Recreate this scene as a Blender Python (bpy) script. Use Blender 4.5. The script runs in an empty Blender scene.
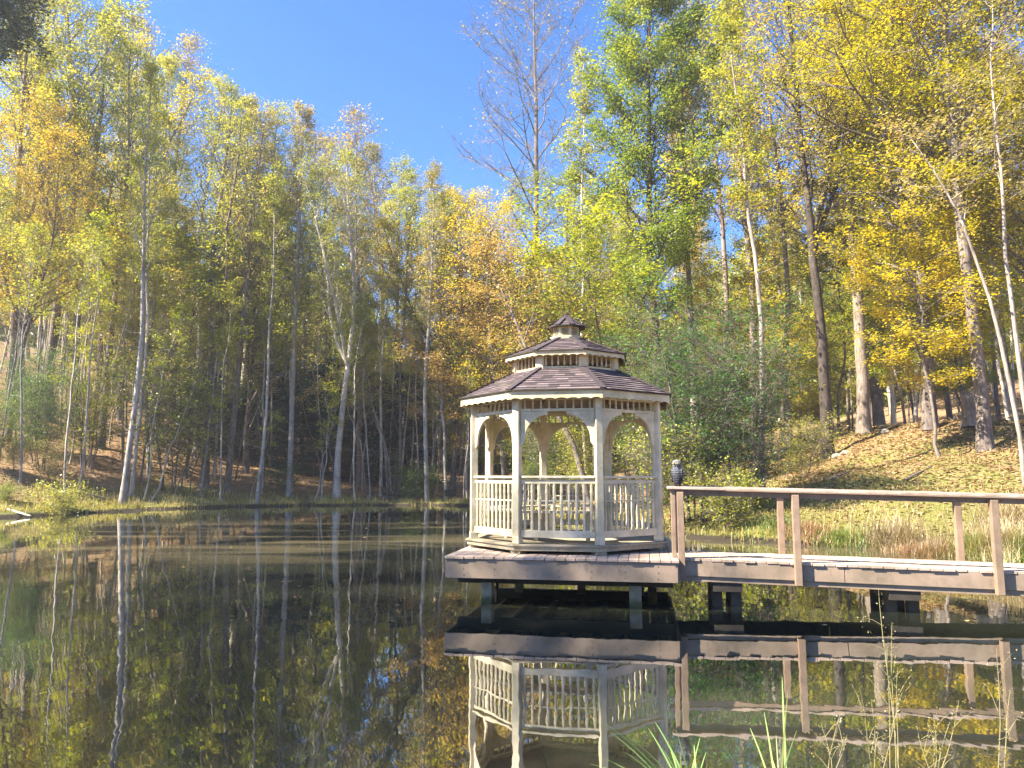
import bpy, math, random
import numpy as np
from mathutils import Vector, Matrix

R = math.radians
PI = math.pi
random.seed(7)
sc = bpy.context.scene
COL = sc.collection

# ------------------------------------------------------------------ camera
FPX = 740.0
EYE = 1.75
PITCH = math.atan((476 - 384) / FPX)
cam_d = bpy.data.cameras.new('camera')
cam = bpy.data.objects.new('camera', cam_d)
COL.objects.link(cam)
cam.location = (0, 0, EYE)
cam.rotation_euler = (PI / 2 + PITCH, 0, 0)
cam_d.sensor_width = 36.0
cam_d.lens = FPX / 1024 * 36.0
cam_d.clip_start = 0.05
cam_d.clip_end = 3000
sc.camera = cam

# ------------------------------------------------------------------ world, sun
SUN_EL, SUN_AZ = R(45), R(-108)          # azimuth measured from +Y towards +X
world = bpy.data.worlds.new('World')
sc.world = world
world.use_nodes = True
wn = world.node_tree
sky = wn.nodes.new('ShaderNodeTexSky')
sky.sky_type = 'NISHITA'
sky.sun_disc = False
sky.sun_elevation = SUN_EL
sky.sun_rotation = SUN_AZ
sky.altitude = 3000
sky.air_density = 1.0
sky.dust_density = 0.0
sky.ozone_density = 4.0
hs = wn.nodes.new('ShaderNodeHueSaturation')
hs.inputs['Saturation'].default_value = 1.28
hs.inputs['Hue'].default_value = 0.506
hs.inputs['Value'].default_value = 0.64
wn.links.new(sky.outputs[0], hs.inputs['Color'])
wn.links.new(hs.outputs[0], wn.nodes['Background'].inputs[0])
wn.nodes['Background'].inputs[1].default_value = 0.15

sd = bpy.data.lights.new('sun', 'SUN')
sd.energy = 5.0
sd.angle = R(0.5)
sd.color = (1.0, 0.93, 0.80)
sun = bpy.data.objects.new('sun', sd)
COL.objects.link(sun)
sdir = Vector((math.sin(SUN_AZ) * math.cos(SUN_EL), math.cos(SUN_AZ) * math.cos(SUN_EL), math.sin(SUN_EL)))
sun.rotation_euler = sdir.to_track_quat('Z', 'Y').to_euler()
sun.location = (-30, 10, 60)

sc.view_settings.view_transform = 'Standard'
sc.view_settings.look = 'None'
sc.view_settings.gamma = 1.0
sc.view_settings.use_curve_mapping = False
sc.view_settings.exposure = 2.2
sc.view_settings.use_white_balance = True
sc.view_settings.white_balance_temperature = 7150
sc.view_settings.white_balance_tint = 10
sc.render.engine = 'CYCLES'
sc.cycles.max_bounces = 6
sc.cycles.diffuse_bounces = 3
sc.cycles.glossy_bounces = 3
sc.cycles.transmission_bounces = 3
sc.cycles.volume_bounces = 0
sc.cycles.caustics_reflective = False
sc.cycles.caustics_refractive = False
sc.cycles.sample_clamp_indirect = 4.0


# ------------------------------------------------------------------ helpers
def ray(px, py):
    a = (px - 512) / FPX
    b = (384 - py) / FPX
    c, s = math.cos(PITCH), math.sin(PITCH)
    return a, c - b * s, s + b * c


def at(px, py, Y):
    """point of the place seen at that pixel, Y metres in front of the eye"""
    dx, dy, dz = ray(px, py)
    t = Y / dy
    return Vector((dx * t, Y, EYE + dz * t))


def tag(o, label=None, cat=None, group=None, kind=None):
    if label: o['label'] = label
    if cat: o['category'] = cat
    if group: o['group'] = group
    if kind: o['kind'] = kind
    return o


def empty(name, loc=(0, 0, 0), rz=0.0, parent=None):
    o = bpy.data.objects.new(name, None)
    COL.objects.link(o)
    o.location = loc
    o.rotation_euler = (0, 0, rz)
    o.empty_display_size = 0.2
    if parent: o.parent = parent
    return o


KIDS = {}


def copy_thing(root, loc, rz=0.0, sc_=1.0, tilt=(0, 0), mats=None):
    r = root.copy()
    COL.objects.link(r)
    r.location = loc
    r.rotation_euler = (tilt[0], tilt[1], rz)
    r.scale = (sc_, sc_, sc_) if not hasattr(sc_, '__len__') else sc_
    for ch in KIDS[root.name]:
        c = ch.copy()
        COL.objects.link(c)
        c.parent = r
        c.hide_render = False
        if mats and ch.name.split('.')[0] in mats:
            c.material_slots[0].link = 'OBJECT'
            c.material_slots[0].material = mats[ch.name.split('.')[0]]
    return r


class MB:
    """collects faces, then links them as one mesh object"""

    def __init__(s):
        s.v = []
        s.f = []

    def add(s, vs, fs):
        b = len(s.v)
        s.v += [tuple(p) for p in vs]
        s.f += [tuple(i + b for i in f) for f in fs]

    def box(s, c, size, rz=0.0, jit=0.0):
        cx, cy, cz = c
        hx, hy, hz = size[0] / 2, size[1] / 2, size[2] / 2
        ca, sa = math.cos(rz), math.sin(rz)
        vs = []
        for dz in (-hz, hz):
            for dx, dy in ((-hx, -hy), (hx, -hy), (hx, hy), (-hx, hy)):
                vs.append((cx + dx * ca - dy * sa, cy + dx * sa + dy * ca, cz + dz))
        s.add(vs, [(0, 3, 2, 1), (4, 5, 6, 7), (0, 1, 5, 4), (1, 2, 6, 5), (2, 3, 7, 6), (3, 0, 4, 7)])

    def beam(s, p, q, w, h, up=(0, 0, 1)):
        p, q = Vector(p), Vector(q)
        d = (q - p).normalized()
        side = d.cross(Vector(up))
        if side.length < 1e-4: side = d.cross(Vector((1, 0, 0)))
        side.normalize()
        u = side.cross(d).normalized()
        vs = []
        for e in (p, q):
            for a, b in ((-1, -1), (1, -1), (1, 1), (-1, 1)):
                vs.append(e + side * (a * w / 2) + u * (b * h / 2))
        s.add(vs, [(0, 1, 2, 3), (7, 6, 5, 4), (0, 4, 5, 1), (1, 5, 6, 2), (2, 6, 7, 3), (3, 7, 4, 0)])

    def prism(s, pts, o, ex, ez, en, th):
        """polygon in the plane (ex, ez) at o, thickened by th along en"""
        o, ex, ez, en = Vector(o), Vector(ex), Vector(ez), Vector(en)
        n = len(pts)
        a = [o + ex * x + ez * z - en * (th / 2) for x, z in pts]
        b = [o + ex * x + ez * z + en * (th / 2) for x, z in pts]
        s.add(a + b, [tuple(range(n)), tuple(range(2 * n - 1, n - 1, -1))] +
              [(i, i + n, (i + 1) % n + n, (i + 1) % n) for i in range(n)])

    def tube(s, pts, rad, n=6, cap=True):
        pts = [Vector(p) for p in pts]
        m = len(pts)
        d0 = (pts[1] - pts[0]).normalized()
        ref = Vector((1, 0, 0)) if abs(d0.x) < 0.8 else Vector((0, 1, 0))
        vs = []
        for i, p in enumerate(pts):
            d = (pts[min(i + 1, m - 1)] - pts[max(i - 1, 0)]).normalized()
            a = (ref - d * ref.dot(d)).normalized()
            ref = a
            b = d.cross(a)
            for k in range(n):
                t = 2 * PI * k / n
                vs.append(p + (a * math.cos(t) + b * math.sin(t)) * rad[i])
        fs = []
        for i in range(m - 1):
            for k in range(n):
                k2 = (k + 1) % n
                fs.append((i * n + k, i * n + k2, (i + 1) * n + k2, (i + 1) * n + k))
        if cap:
            fs.append(tuple(range(n - 1, -1, -1)))
            fs.append(tuple(range((m - 1) * n, m * n)))
        s.add(vs, fs)

    def lathe(s, prof, c, n=16, sx=1.0, sy=1.0, off=None, rot=0.0):
        vs = []
        for j, (r, z) in enumerate(prof):
            ox, oy = off[j] if off else (0, 0)
            for k in range(n):
                t = 2 * PI * k / n + rot
                vs.append((c[0] + ox + math.cos(t) * r * sx, c[1] + oy + math.sin(t) * r * sy, c[2] + z))
        fs = []
        for j in range(len(prof) - 1):
            for k in range(n):
                k2 = (k + 1) % n
                fs.append((j * n + k, j * n + k2, (j + 1) * n + k2, (j + 1) * n + k))
        fs.append(tuple(range(n - 1, -1, -1)))
        fs.append(tuple(range((len(prof) - 1) * n, len(prof) * n)))
        s.add(vs, fs)

    def build(s, name, mat, parent=None, smooth=False, bevel=0.0):
        me = bpy.data.meshes.new(name)
        me.from_pydata(s.v, [], s.f)
        me.materials.append(mat)
        if smooth:
            me.polygons.foreach_set('use_smooth', [True] * len(me.polygons))
        me.update()
        o = bpy.data.objects.new(name, me)
        COL.objects.link(o)
        if parent: o.parent = parent
        if bevel:
            b = o.modifiers.new('edge', 'BEVEL')
            b.width = bevel
            b.segments = 2
            b.limit_method = 'ANGLE'
        return o


def quads_mesh(name, V, mat, tint=None, nper=4):
    """V: (N*nper, 3) numpy array -> mesh of N separate faces"""
    n = len(V) // nper
    me = bpy.data.meshes.new(name)
    me.vertices.add(len(V))
    me.vertices.foreach_set('co', V.astype(np.float32).ravel())
    me.loops.add(n * nper)
    me.loops.foreach_set('vertex_index', np.arange(n * nper, dtype=np.int32))
    me.polygons.add(n)
    me.polygons.foreach_set('loop_start', np.arange(0, n * nper, nper, dtype=np.int32))
    me.polygons.foreach_set('loop_total', np.full(n, nper, dtype=np.int32))
    me.update(calc_edges=True)
    if tint is not None:
        a = me.attributes.new('tint', 'FLOAT', 'FACE')
        a.data.foreach_set('value', tint.astype(np.float32))
    me.materials.append(mat)
    return me


# ------------------------------------------------------------------ materials
def newmat(name):
    m = bpy.data.materials.new(name)
    m.use_nodes = True
    nt = m.node_tree
    bs = nt.nodes['Principled BSDF']
    bs.inputs['Roughness'].default_value = 0.75
    bs.inputs['Specular IOR Level'].default_value = 0.3
    return m, nt, bs


def nd(nt, typ, **kw):
    n = nt.nodes.new(typ)
    for k, v in kw.items(): setattr(n, k, v)
    return n


def ramp(nt, stops, fac):
    r = nd(nt, 'ShaderNodeValToRGB')
    els = r.color_ramp.elements
    while len(els) < len(stops): els.new(0.5)
    for e, (p, c) in zip(els, stops):
        e.position = p
        e.color = (*c, 1)
    nt.links.new(fac, r.inputs[0])
    return r


def noise(nt, scale, detail=4, rough=0.55, coord='Object', vec=None, sxyz=None, dist=0.0):
    n = nd(nt, 'ShaderNodeTexNoise')
    n.inputs['Scale'].default_value = scale
    n.inputs['Detail'].default_value = detail
    n.inputs['Roughness'].default_value = rough
    n.inputs['Distortion'].default_value = dist
    tc = nd(nt, 'ShaderNodeTexCoord')
    src = tc.outputs[coord]
    if sxyz:
        mp = nd(nt, 'ShaderNodeMapping')
        mp.inputs['Scale'].default_value = sxyz
        nt.links.new(src, mp.inputs[0])
        src = mp.outputs[0]
    nt.links.new(src, n.inputs['Vector'])
    return n


def bump(nt, bs, src, strength, dist=0.02):
    b = nd(nt, 'ShaderNodeBump')
    b.inputs['Strength'].default_value = strength
    b.inputs['Distance'].default_value = dist
    nt.links.new(src, b.inputs['Height'])
    nt.links.new(b.outputs[0], bs.inputs['Normal'])


def mixc(nt, a, b, fac, mode='MIX'):
    m = nd(nt, 'ShaderNodeMix', data_type='RGBA', blend_type=mode)
    for s, v in ((m.inputs[6], a), (m.inputs[7], b), (m.inputs[0], fac)):
        if isinstance(v, bpy.types.NodeSocket): nt.links.new(v, s)
        elif isinstance(v, tuple): s.default_value = (*v, 1)
        else: s.default_value = v
    return m.outputs[2]


def mathn(nt, op, a, b=None, clamp=False):
    m = nd(nt, 'ShaderNodeMath', operation=op, use_clamp=clamp)
    for i, v in enumerate((a, b)):
        if v is None: continue
        if isinstance(v, bpy.types.NodeSocket): nt.links.new(v, m.inputs[i])
        else: m.inputs[i].default_value = v
    return m.outputs[0]


def paint_wood(name, base, dirt, worn, rough=0.6, dirt_amt=0.5, grain=(3, 3, 3)):
    """weathered painted timber: mildew blotches, grain, worn spots"""
    m, nt, bs = newmat(name)
    n1 = noise(nt, 5, 6, 0.65)
    r1 = ramp(nt, [(0.42, (0, 0, 0)), (0.68, (dirt_amt,) * 3)], n1.outputs[0])
    c = mixc(nt, base, dirt, r1.outputs[0])
    n3 = noise(nt, 9, 6, 0.75, sxyz=(1, 1, 0.25))
    c = mixc(nt, c, tuple(x * .45 for x in dirt), ramp(nt, [(0.55, (0, 0, 0)), (0.75, (dirt_amt * .8,) * 3)], n3.outputs[0]).outputs[0])
    n4 = noise(nt, 2.2, 4, 0.6)
    c = mixc(nt, c, ramp(nt, [(0.35, (.80, .82, .76)), (0.65, (1.12, 1.10, 1.08))], n4.outputs[0]).outputs[0], 1.0, 'MULTIPLY')
    n2 = noise(nt, 30, 5, 0.7, sxyz=grain)
    r2 = ramp(nt, [(0.56, (0, 0, 0)), (0.72, (0.75,) * 3)], n2.outputs[0])
    c = mixc(nt, c, worn, r2.outputs[0])
    nt.links.new(c, bs.inputs['Base Color'])
    bs.inputs['Roughness'].default_value = rough
    bump(nt, bs, n2.outputs[0], 0.25, 0.004)
    return m


M = {}
M['cream'] = paint_wood('cream_paint', (0.64, 0.565, 0.44), (0.36, 0.33, 0.22), (0.40, 0.34, 0.24), 0.55, 0.7)
M['cream_roof_trim'] = paint_wood('cream_trim_paint', (0.62, 0.53, 0.37), (0.36, 0.31, 0.19), (0.38, 0.32, 0.22), 0.55, 0.6)
M['mauve'] = paint_wood('brown_deck_stain', (0.31, 0.235, 0.185), (0.20, 0.155, 0.12), (0.38, 0.31, 0.25), 0.7, 0.7, (1, 6, 6))
M['deck_top'] = paint_wood('worn_deck_boards', (0.50, 0.385, 0.33), (0.28, 0.215, 0.18), (0.56, 0.47, 0.42), 0.6, 0.8, (4, 1, 4))
M['post_brown'] = paint_wood('brown_rail_stain', (0.29, 0.205, 0.155), (0.18, 0.13, 0.10), (0.35, 0.27, 0.215), 0.7, 0.7, (6, 6, 1))
M['grey_wood'] = paint_wood('bare_grey_timber', (0.33, 0.29, 0.22), (0.16, 0.14, 0.10), (0.42, 0.38, 0.30), 0.85, 0.8, (6, 6, 1))
def pile_mat():
    m = M['grey_wood'].copy()
    m.name = 'waterlogged_post'
    nt = m.node_tree
    bs = nt.nodes['Principled BSDF']
    src = bs.inputs['Base Color'].links[0].from_socket
    geo = nd(nt, 'ShaderNodeNewGeometry')
    sp = nd(nt, 'ShaderNodeSeparateXYZ')
    nt.links.new(geo.outputs['Position'], sp.inputs[0])
    n = noise(nt, 14, 4, .6)
    f = mathn(nt, 'ADD', mathn(nt, 'MULTIPLY', sp.outputs[2], 3.0), mathn(nt, 'MULTIPLY', n.outputs[0], .4))
    r = ramp(nt, [(.35, (1, 1, 1)), (.60, (0, 0, 0))], f)
    nt.links.new(mixc(nt, src, (.075, .08, .035), r.outputs[0]), bs.inputs['Base Color'])
    return m


M['pile'] = pile_mat()
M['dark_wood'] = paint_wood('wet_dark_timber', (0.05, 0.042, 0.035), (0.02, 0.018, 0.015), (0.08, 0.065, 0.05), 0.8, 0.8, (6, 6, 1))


def shingle_mat():
    m, nt, bs = newmat('asphalt_shingles')
    at_ = nd(nt, 'ShaderNodeAttribute', attribute_name='tint')
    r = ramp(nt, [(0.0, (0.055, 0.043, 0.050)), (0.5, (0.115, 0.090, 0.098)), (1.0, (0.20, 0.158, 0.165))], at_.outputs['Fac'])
    n1 = noise(nt, 160, 3, 0.7)
    c = mixc(nt, r.outputs[0], ramp(nt, [(0.3, (0.55,) * 3), (0.7, (1.35,) * 3)], n1.outputs[0]).outputs[0], 1.0, 'MULTIPLY')
    n2 = noise(nt, 3, 4)
    c = mixc(nt, c, (0.13, 0.13, 0.085), ramp(nt, [(0.58, (0, 0, 0)), (0.75, (0.5,) * 3)], n2.outputs[0]).outputs[0])
    nt.links.new(c, bs.inputs['Base Color'])
    bs.inputs['Roughness'].default_value = 0.8
    bump(nt, bs, n1.outputs[0], 0.5, 0.004)
    return m


M['shingle'] = shingle_mat()


def bark_mat(name, light, mid, dark, scale=2.0):
    m, nt, bs = newmat(name)
    n1 = noise(nt, 6 * scale, 6, 0.7, sxyz=(1, 1, 0.22))
    r = ramp(nt, [(0.30, dark), (0.50, mid), (0.70, light)], n1.outputs[0])
    n2 = noise(nt, 0.9, 3, 0.6)
    rr = ramp(nt, [(0.35, (0.65,) * 3), (0.65, (1.25,) * 3)], n2.outputs[0])
    c = mixc(nt, r.outputs[0], rr.outputs[0], 1.0, 'MULTIPLY')
    oi = nd(nt, 'ShaderNodeObjectInfo')
    r3 = ramp(nt, [(0, (0.75, 0.75, 0.78)), (1, (1.2, 1.16, 1.1))], oi.outputs['Random'])
    c = mixc(nt, c, r3.outputs[0], 1.0, 'MULTIPLY')
    nt.links.new(c, bs.inputs['Base Color'])
    bs.inputs['Roughness'].default_value = 0.9
    bump(nt, bs, n1.outputs[0], 0.6, 0.03)
    return m


M['bark_pale'] = bark_mat('pale_grey_bark', (0.58, 0.55, 0.51), (0.42, 0.39, 0.36), (0.20, 0.18, 0.16))
M['bark_grey'] = bark_mat('grey_brown_bark', (0.30, 0.26, 0.235), (0.18, 0.15, 0.135), (0.06, 0.05, 0.045))
M['bark_dark'] = bark_mat('dark_bark', (0.13, 0.105, 0.09), (0.075, 0.06, 0.052), (0.03, 0.025, 0.022))
M['bark_mid'] = bark_mat('blotchy_pale_brown_bark', (0.50, 0.44, 0.39), (0.33, 0.28, 0.25), (0.12, 0.09, 0.08), 1.4)
M['twig'] = bark_mat('purple_brown_twigs', (0.36, 0.29, 0.27), (0.24, 0.19, 0.18), (0.12, 0.09, 0.09))


def leaf_mat(name, cols, trans=0.45, clump=0.8, var=0.22):
    """cols: dark, mid, light, accent"""
    m, nt, bs = newmat(name)
    at_ = nd(nt, 'ShaderNodeAttribute', attribute_name='tint')
    n1 = noise(nt, clump, 2, 0.5)
    oi = nd(nt, 'ShaderNodeObjectInfo')
    a = mathn(nt, 'MULTIPLY', at_.outputs['Fac'], 0.55)
    b = mathn(nt, 'MULTIPLY', mathn(nt, 'SUBTRACT', n1.outputs[0], 0.5), 1.2)
    c = mathn(nt, 'MULTIPLY', mathn(nt, 'SUBTRACT', oi.outputs['Random'], 0.5), var * 2)
    f = mathn(nt, 'ADD', mathn(nt, 'ADD', a, b), mathn(nt, 'ADD', c, 0.22), True)
    r = ramp(nt, [(0.0, cols[0]), (0.35, cols[1]), (0.72, cols[2]), (1.0, cols[3])], f)
    out = nt.nodes['Material Output']
    tr = nd(nt, 'ShaderNodeBsdfTranslucent')
    df = nd(nt, 'ShaderNodeBsdfDiffuse')
    gl = nd(nt, 'ShaderNodeBsdfGlossy')
    gl.inputs['Roughness'].default_value = 0.45
    gl.inputs['Color'].default_value = (0.8, 0.85, 0.9, 1)
    nt.links.new(r.outputs[0], df.inputs[0])
    tcol = mixc(nt, r.outputs[0], (1.25, 1.15, 0.6), 1.0, 'MULTIPLY')
    nt.links.new(tcol, tr.inputs[0])
    mx = nd(nt, 'ShaderNodeMixShader')
    mx.inputs[0].default_value = trans
    nt.links.new(df.outputs[0], mx.inputs[1])
    nt.links.new(tr.outputs[0], mx.inputs[2])
    m2 = nd(nt, 'ShaderNodeMixShader')
    m2.inputs[0].default_value = 0.05
    nt.links.new(mx.outputs[0], m2.inputs[1])
    nt.links.new(gl.outputs[0], m2.inputs[2])
    nt.links.new(m2.outputs[0], out.inputs[0])
    nt.nodes.remove(bs)
    return m


L = {}
L['olive'] = leaf_mat('olive_leaves', [(0.13, 0.16, 0.03), (0.26, 0.30, 0.05), (0.42, 0.44, 0.08), (0.56, 0.50, 0.11)], 0.5)
L['yellow'] = leaf_mat('yellow_leaves', [(0.16, 0.18, 0.02), (0.38, 0.37, 0.03), (0.60, 0.52, 0.04), (0.76, 0.52, 0.06)], 0.5)
L['lime'] = leaf_mat('yellow_green_leaves', [(0.10, 0.15, 0.02), (0.24, 0.31, 0.03), (0.42, 0.46, 0.045), (0.62, 0.56, 0.06)], 0.5)
L['green'] = leaf_mat('green_leaves', [(0.045, 0.10, 0.02), (0.11, 0.19, 0.03), (0.23, 0.31, 0.045), (0.42, 0.44, 0.07)], 0.5)
L['deep'] = leaf_mat('deep_green_leaves', [(0.03, 0.09, 0.03), (0.065, 0.18, 0.05), (0.15, 0.29, 0.07), (0.36, 0.44, 0.10)], 0.45)
L['orange'] = leaf_mat('orange_leaves', [(0.20, 0.20, 0.035), (0.42, 0.38, 0.055), (0.62, 0.46, 0.07), (0.66, 0.38, 0.08)], 0.45)
L['russet'] = leaf_mat('russet_leaves', [(0.22, 0.19, 0.07), (0.44, 0.32, 0.11), (0.56, 0.36, 0.16), (0.50, 0.44, 0.10)], 0.45)
L['dull'] = leaf_mat('dull_tan_leaves', [(0.16, 0.16, 0.06), (0.30, 0.28, 0.10), (0.42, 0.36, 0.15), (0.48, 0.34, 0.17)], 0.5)
L['conifer'] = leaf_mat('dark_evergreen_leaves', [(0.010, 0.028, 0.018), (0.022, 0.052, 0.030), (0.04, 0.085, 0.045), (0.07, 0.12, 0.05)], 0.2)
L['blade'] = leaf_mat('grass_blades', [(0.06, 0.10, 0.03), (0.15, 0.22, 0.05), (0.28, 0.33, 0.09), (0.48, 0.42, 0.20)], 0.4, 0.5)
L['drygrass'] = leaf_mat('dry_slope_grass', [(0.12, 0.13, 0.03), (0.30, 0.28, 0.07), (0.46, 0.41, 0.15), (0.56, 0.48, 0.28)], 0.4, 0.35)
L['reed'] = leaf_mat('fresh_grass_blades', [(0.16, 0.32, 0.08), (0.34, 0.54, 0.16), (0.54, 0.68, 0.28), (0.68, 0.68, 0.40)], 0.35, 2)
L['straw'] = leaf_mat('straw_stems', [(0.20, 0.15, 0.09), (0.38, 0.30, 0.18), (0.52, 0.44, 0.28), (0.58, 0.52, 0.36)], 0.3, 0.7)
L['redweed'] = leaf_mat('reddish_weeds', [(0.18, 0.11, 0.06), (0.38, 0.23, 0.13), (0.52, 0.37, 0.22), (0.60, 0.50, 0.30)], 0.35, 1.2)
L['litter'] = leaf_mat('fallen_leaves', [(0.14, 0.085, 0.045), (0.33, 0.20, 0.11), (0.50, 0.35, 0.19), (0.64, 0.54, 0.34)], 0.15, 0.4)

# ------------------------------------------------------------------ terrain
SHORE = [(-30, 22), (-26, 28), (-21.6, 32), (-20, 36), (-17.7, 41.5), (-12.6, 44.5), (-7, 45), (-2.2, 44.5), (-.4, 41), (1, 36), (2.2, 28),
         (4.0, 22.5), (6.0, 20.2), (8, 19.0), (10, 16.8), (11.4, 13.5), (11.4, 10.5), (10.0, 7.5), (7.5, 5.2), (5, 4.35), (2, 4.15),
         (-2, 4.1), (-7, 3.9), (-15, 5), (-24, 9), (-31, 15)]
SH = np.array(SHORE, float)
# smooth the outline (Chaikin)
for _ in range(2):
    nx = np.roll(SH, -1, axis=0)
    SH = np.stack([SH * .75 + nx * .25, SH * .25 + nx * .75], 1).reshape(-1, 2)


def shore_dist(P):
    """signed distance to the waterline, positive on land"""
    P = np.atleast_2d(P).astype(float)
    a = SH
    b = np.roll(SH, -1, axis=0)
    best = np.full(len(P), 1e9)
    inside = np.zeros(len(P), bool)
    for i in range(len(a)):
        ab = b[i] - a[i]
        t = np.clip(((P - a[i]) @ ab) / (ab @ ab), 0, 1)
        d = np.hypot(*(P - a[i] - t[:, None] * ab).T)
        best = np.minimum(best, d)
        cond = (a[i][1] > P[:, 1]) != (b[i][1] > P[:, 1])
        with np.errstate(divide='ignore', invalid='ignore'):
            xi = (b[i][0] - a[i][0]) * (P[:, 1] - a[i][1]) / (b[i][1] - a[i][1]) + a[i][0]
        inside ^= cond & (P[:, 0] < xi)
    return np.where(inside, -best, best)


_rs = np.random.RandomState(3)
_W = [( _rs.uniform(-1, 1, 2) * k, _rs.uniform(0, 6.28), a) for k, a in
      ((0.10, .9), (0.16, .55), (0.3, .30), (0.5, .16), (0.9, .09), (1.7, .05), (2.9, .03), (5.0, .022), (8.0, .014)) for _ in range(3)]


def wob(P):
    z = np.zeros(len(P))
    for w, ph, a in _W: z += a * np.sin(P @ w * 1.0 + ph)
    return z / 3


def terrain(P):
    P = np.atleast_2d(P).astype(float)
    d = shore_dist(P + 0.35 * np.stack([np.sin(P[:, 1] * 1.3) + .5 * np.sin(P[:, 1] * 3.1), np.sin(P[:, 0] * 1.7 + 1) + .5 * np.sin(P[:, 0] * 3.7)], 1))
    ang = np.degrees(np.arctan2(P[:, 0], np.maximum(P[:, 1], 0.01)))
    ang = np.where(P[:, 1] < 0.5, np.sign(P[:, 0]) * 90, ang)
    s = np.interp(ang, [-90, -45, -35, -24, -14, -6, 3, 12, 18, 25, 35, 50, 90],
                  [.05, .34, .36, .30, .15, .07, .06, .12, .20, .245, .25, .20, .05])
    dd = np.maximum(d, 0)
    land = 0.16 * (1 - np.exp(-dd / 0.25)) + s * (dd - 1.5 * (1 - np.exp(-dd / 1.5)))
    rt = np.interp(ang, [9, 15], [0, 1])
    plate = np.where(dd > 17, s * (17 + (dd - 17) * .12 - 1.5) + np.maximum(dd - 36, 0) * .22, land)
    land = land * (1 - rt) + plate * rt + 0.0
    land = np.where(land > 14, 14 + (land - 14) * .5, land)
    land += wob(P) * np.clip(dd / 6, 0, 1) * 0.9
    pond = -0.9 * (1 - np.exp(d / 1.2))
    return np.where(d > 0, land, pond)


def gz(x, y):
    return float(terrain([[x, y]])[0])


def spot(px, Y, sink=0.08):
    """point on the ground in the pixel column px, Y metres away"""
    x = (px - 512) / FPX * Y
    for _ in range(4):
        z = gz(x, Y)
        dx, dy, dz = 0, 0, 0
        depth = Y * math.cos(PITCH) + (z - EYE) * math.sin(PITCH)
        x = (px - 512) / FPX * depth
    return Vector((x, Y, gz(x, Y) - sink))


def grid_axis(lo, hi, fine_lo, fine_hi, fine, coarse):
    a = list(np.arange(fine_lo, fine_hi + 1e-6, fine))
    x, st = fine_hi, fine
    while x < hi:
        st = min(st * 1.18, coarse)
        x += st
        a.append(x)
    x, st = fine_lo, fine
    while x > lo:
        st = min(st * 1.18, coarse)
        x -= st
        a.insert(0, x)
    return np.array(a)


def ground_mat():
    m, nt, bs = newmat('leaf_strewn_ground')
    big = noise(nt, 0.22, 5, 0.6)
    mid = noise(nt, 2.2, 6, 0.7)
    fine = noise(nt, 16, 6, 0.75)
    litter = ramp(nt, [(0.28, (0.055, 0.035, 0.022)), (0.48, (0.22, 0.14, 0.08)), (0.62, (0.38, 0.26, 0.15)), (0.78, (0.56, 0.45, 0.28))], fine.outputs[0])
    grass = ramp(nt, [(0.30, (0.05, 0.06, 0.018)), (0.52, (0.17, 0.17, 0.045)), (0.72, (0.36, 0.33, 0.11))], fine.outputs[0])
    f = mathn(nt, 'ADD', mathn(nt, 'MULTIPLY', big.outputs[0], 0.5), mathn(nt, 'MULTIPLY', mid.outputs[0], 0.5))
    at_ = nd(nt, 'ShaderNodeAttribute', attribute_name='litter')
    f2 = mathn(nt, 'ADD', f, at_.outputs['Fac'])
    fr = ramp(nt, [(0.46, (0, 0, 0)), (0.58, (1, 1, 1))], f2)
    c = mixc(nt, grass.outputs[0], litter.outputs[0], fr.outputs[0])
    # wet mud at and below the waterline
    geo = nd(nt, 'ShaderNodeNewGeometry')
    sp = nd(nt, 'ShaderNodeSeparateXYZ')
    nt.links.new(geo.outputs['Position'], sp.inputs[0])
    mud = ramp(nt, [(0.47, (1, 1, 1)), (0.53, (0, 0, 0))], mathn(nt, 'ADD', sp.outputs[2], 0.38))
    c = mixc(nt, c, (0.035, 0.027, 0.018), mud.outputs[0])
    nt.links.new(c, bs.inputs['Base Color'])
    bs.inputs['Roughness'].default_value = 0.95
    bump(nt, bs, fine.outputs[0], 0.9, 0.06)
    return m


def make_ground():
    xs = grid_axis(-900, 900, -34, 34, 0.5, 60)
    ys = grid_axis(-300, 1200, 2, 64, 0.5, 60)
    X, Y = np.meshgrid(xs, ys)
    P = np.stack([X.ravel(), Y.ravel()], 1)
    Z = terrain(P)
    far = np.hypot(P[:, 0], P[:, 1])
    cap = 26 + 6 * np.sin(np.arctan2(P[:, 0], P[:, 1]) * 5)
    Z = np.where(far > 130, np.minimum(Z, cap), np.minimum(Z, 30))
    me = bpy.data.meshes.new('ground')
    nx, ny = len(xs), len(ys)
    idx = np.arange(nx * ny).reshape(ny, nx)
    F = np.stack([idx[:-1, :-1], idx[:-1, 1:], idx[1:, 1:], idx[1:, :-1]], -1).reshape(-1, 4)
    me.from_pydata(np.column_stack([P, Z]).tolist(), [], F.tolist())
    me.polygons.foreach_set('use_smooth', [True] * len(me.polygons))
    # litter lies thick in the woods, grass grows along the water
    d = shore_dist(P)
    ang = np.degrees(np.arctan2(P[:, 0], np.maximum(P[:, 1], .01)))
    lit = np.interp(d, [0, 2, 5, 14], [-0.20, -0.04, 0.10, 0.3])
    right = np.interp(ang, [8, 14], [0, 1])
    lit_r = np.interp(d, [0, 4, 8, 15, 22], [-0.12, -0.06, 0.0, 0.03, 0.2])
    lit = lit * (1 - right) + lit_r * right
    a = me.attributes.new('litter', 'FLOAT', 'POINT')
    a.data.foreach_set('value', lit.astype(np.float32))
    me.materials.append(ground_mat())
    o = bpy.data.objects.new('ground', me)
    COL.objects.link(o)
    tag(o, kind='structure')


make_ground()


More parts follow.
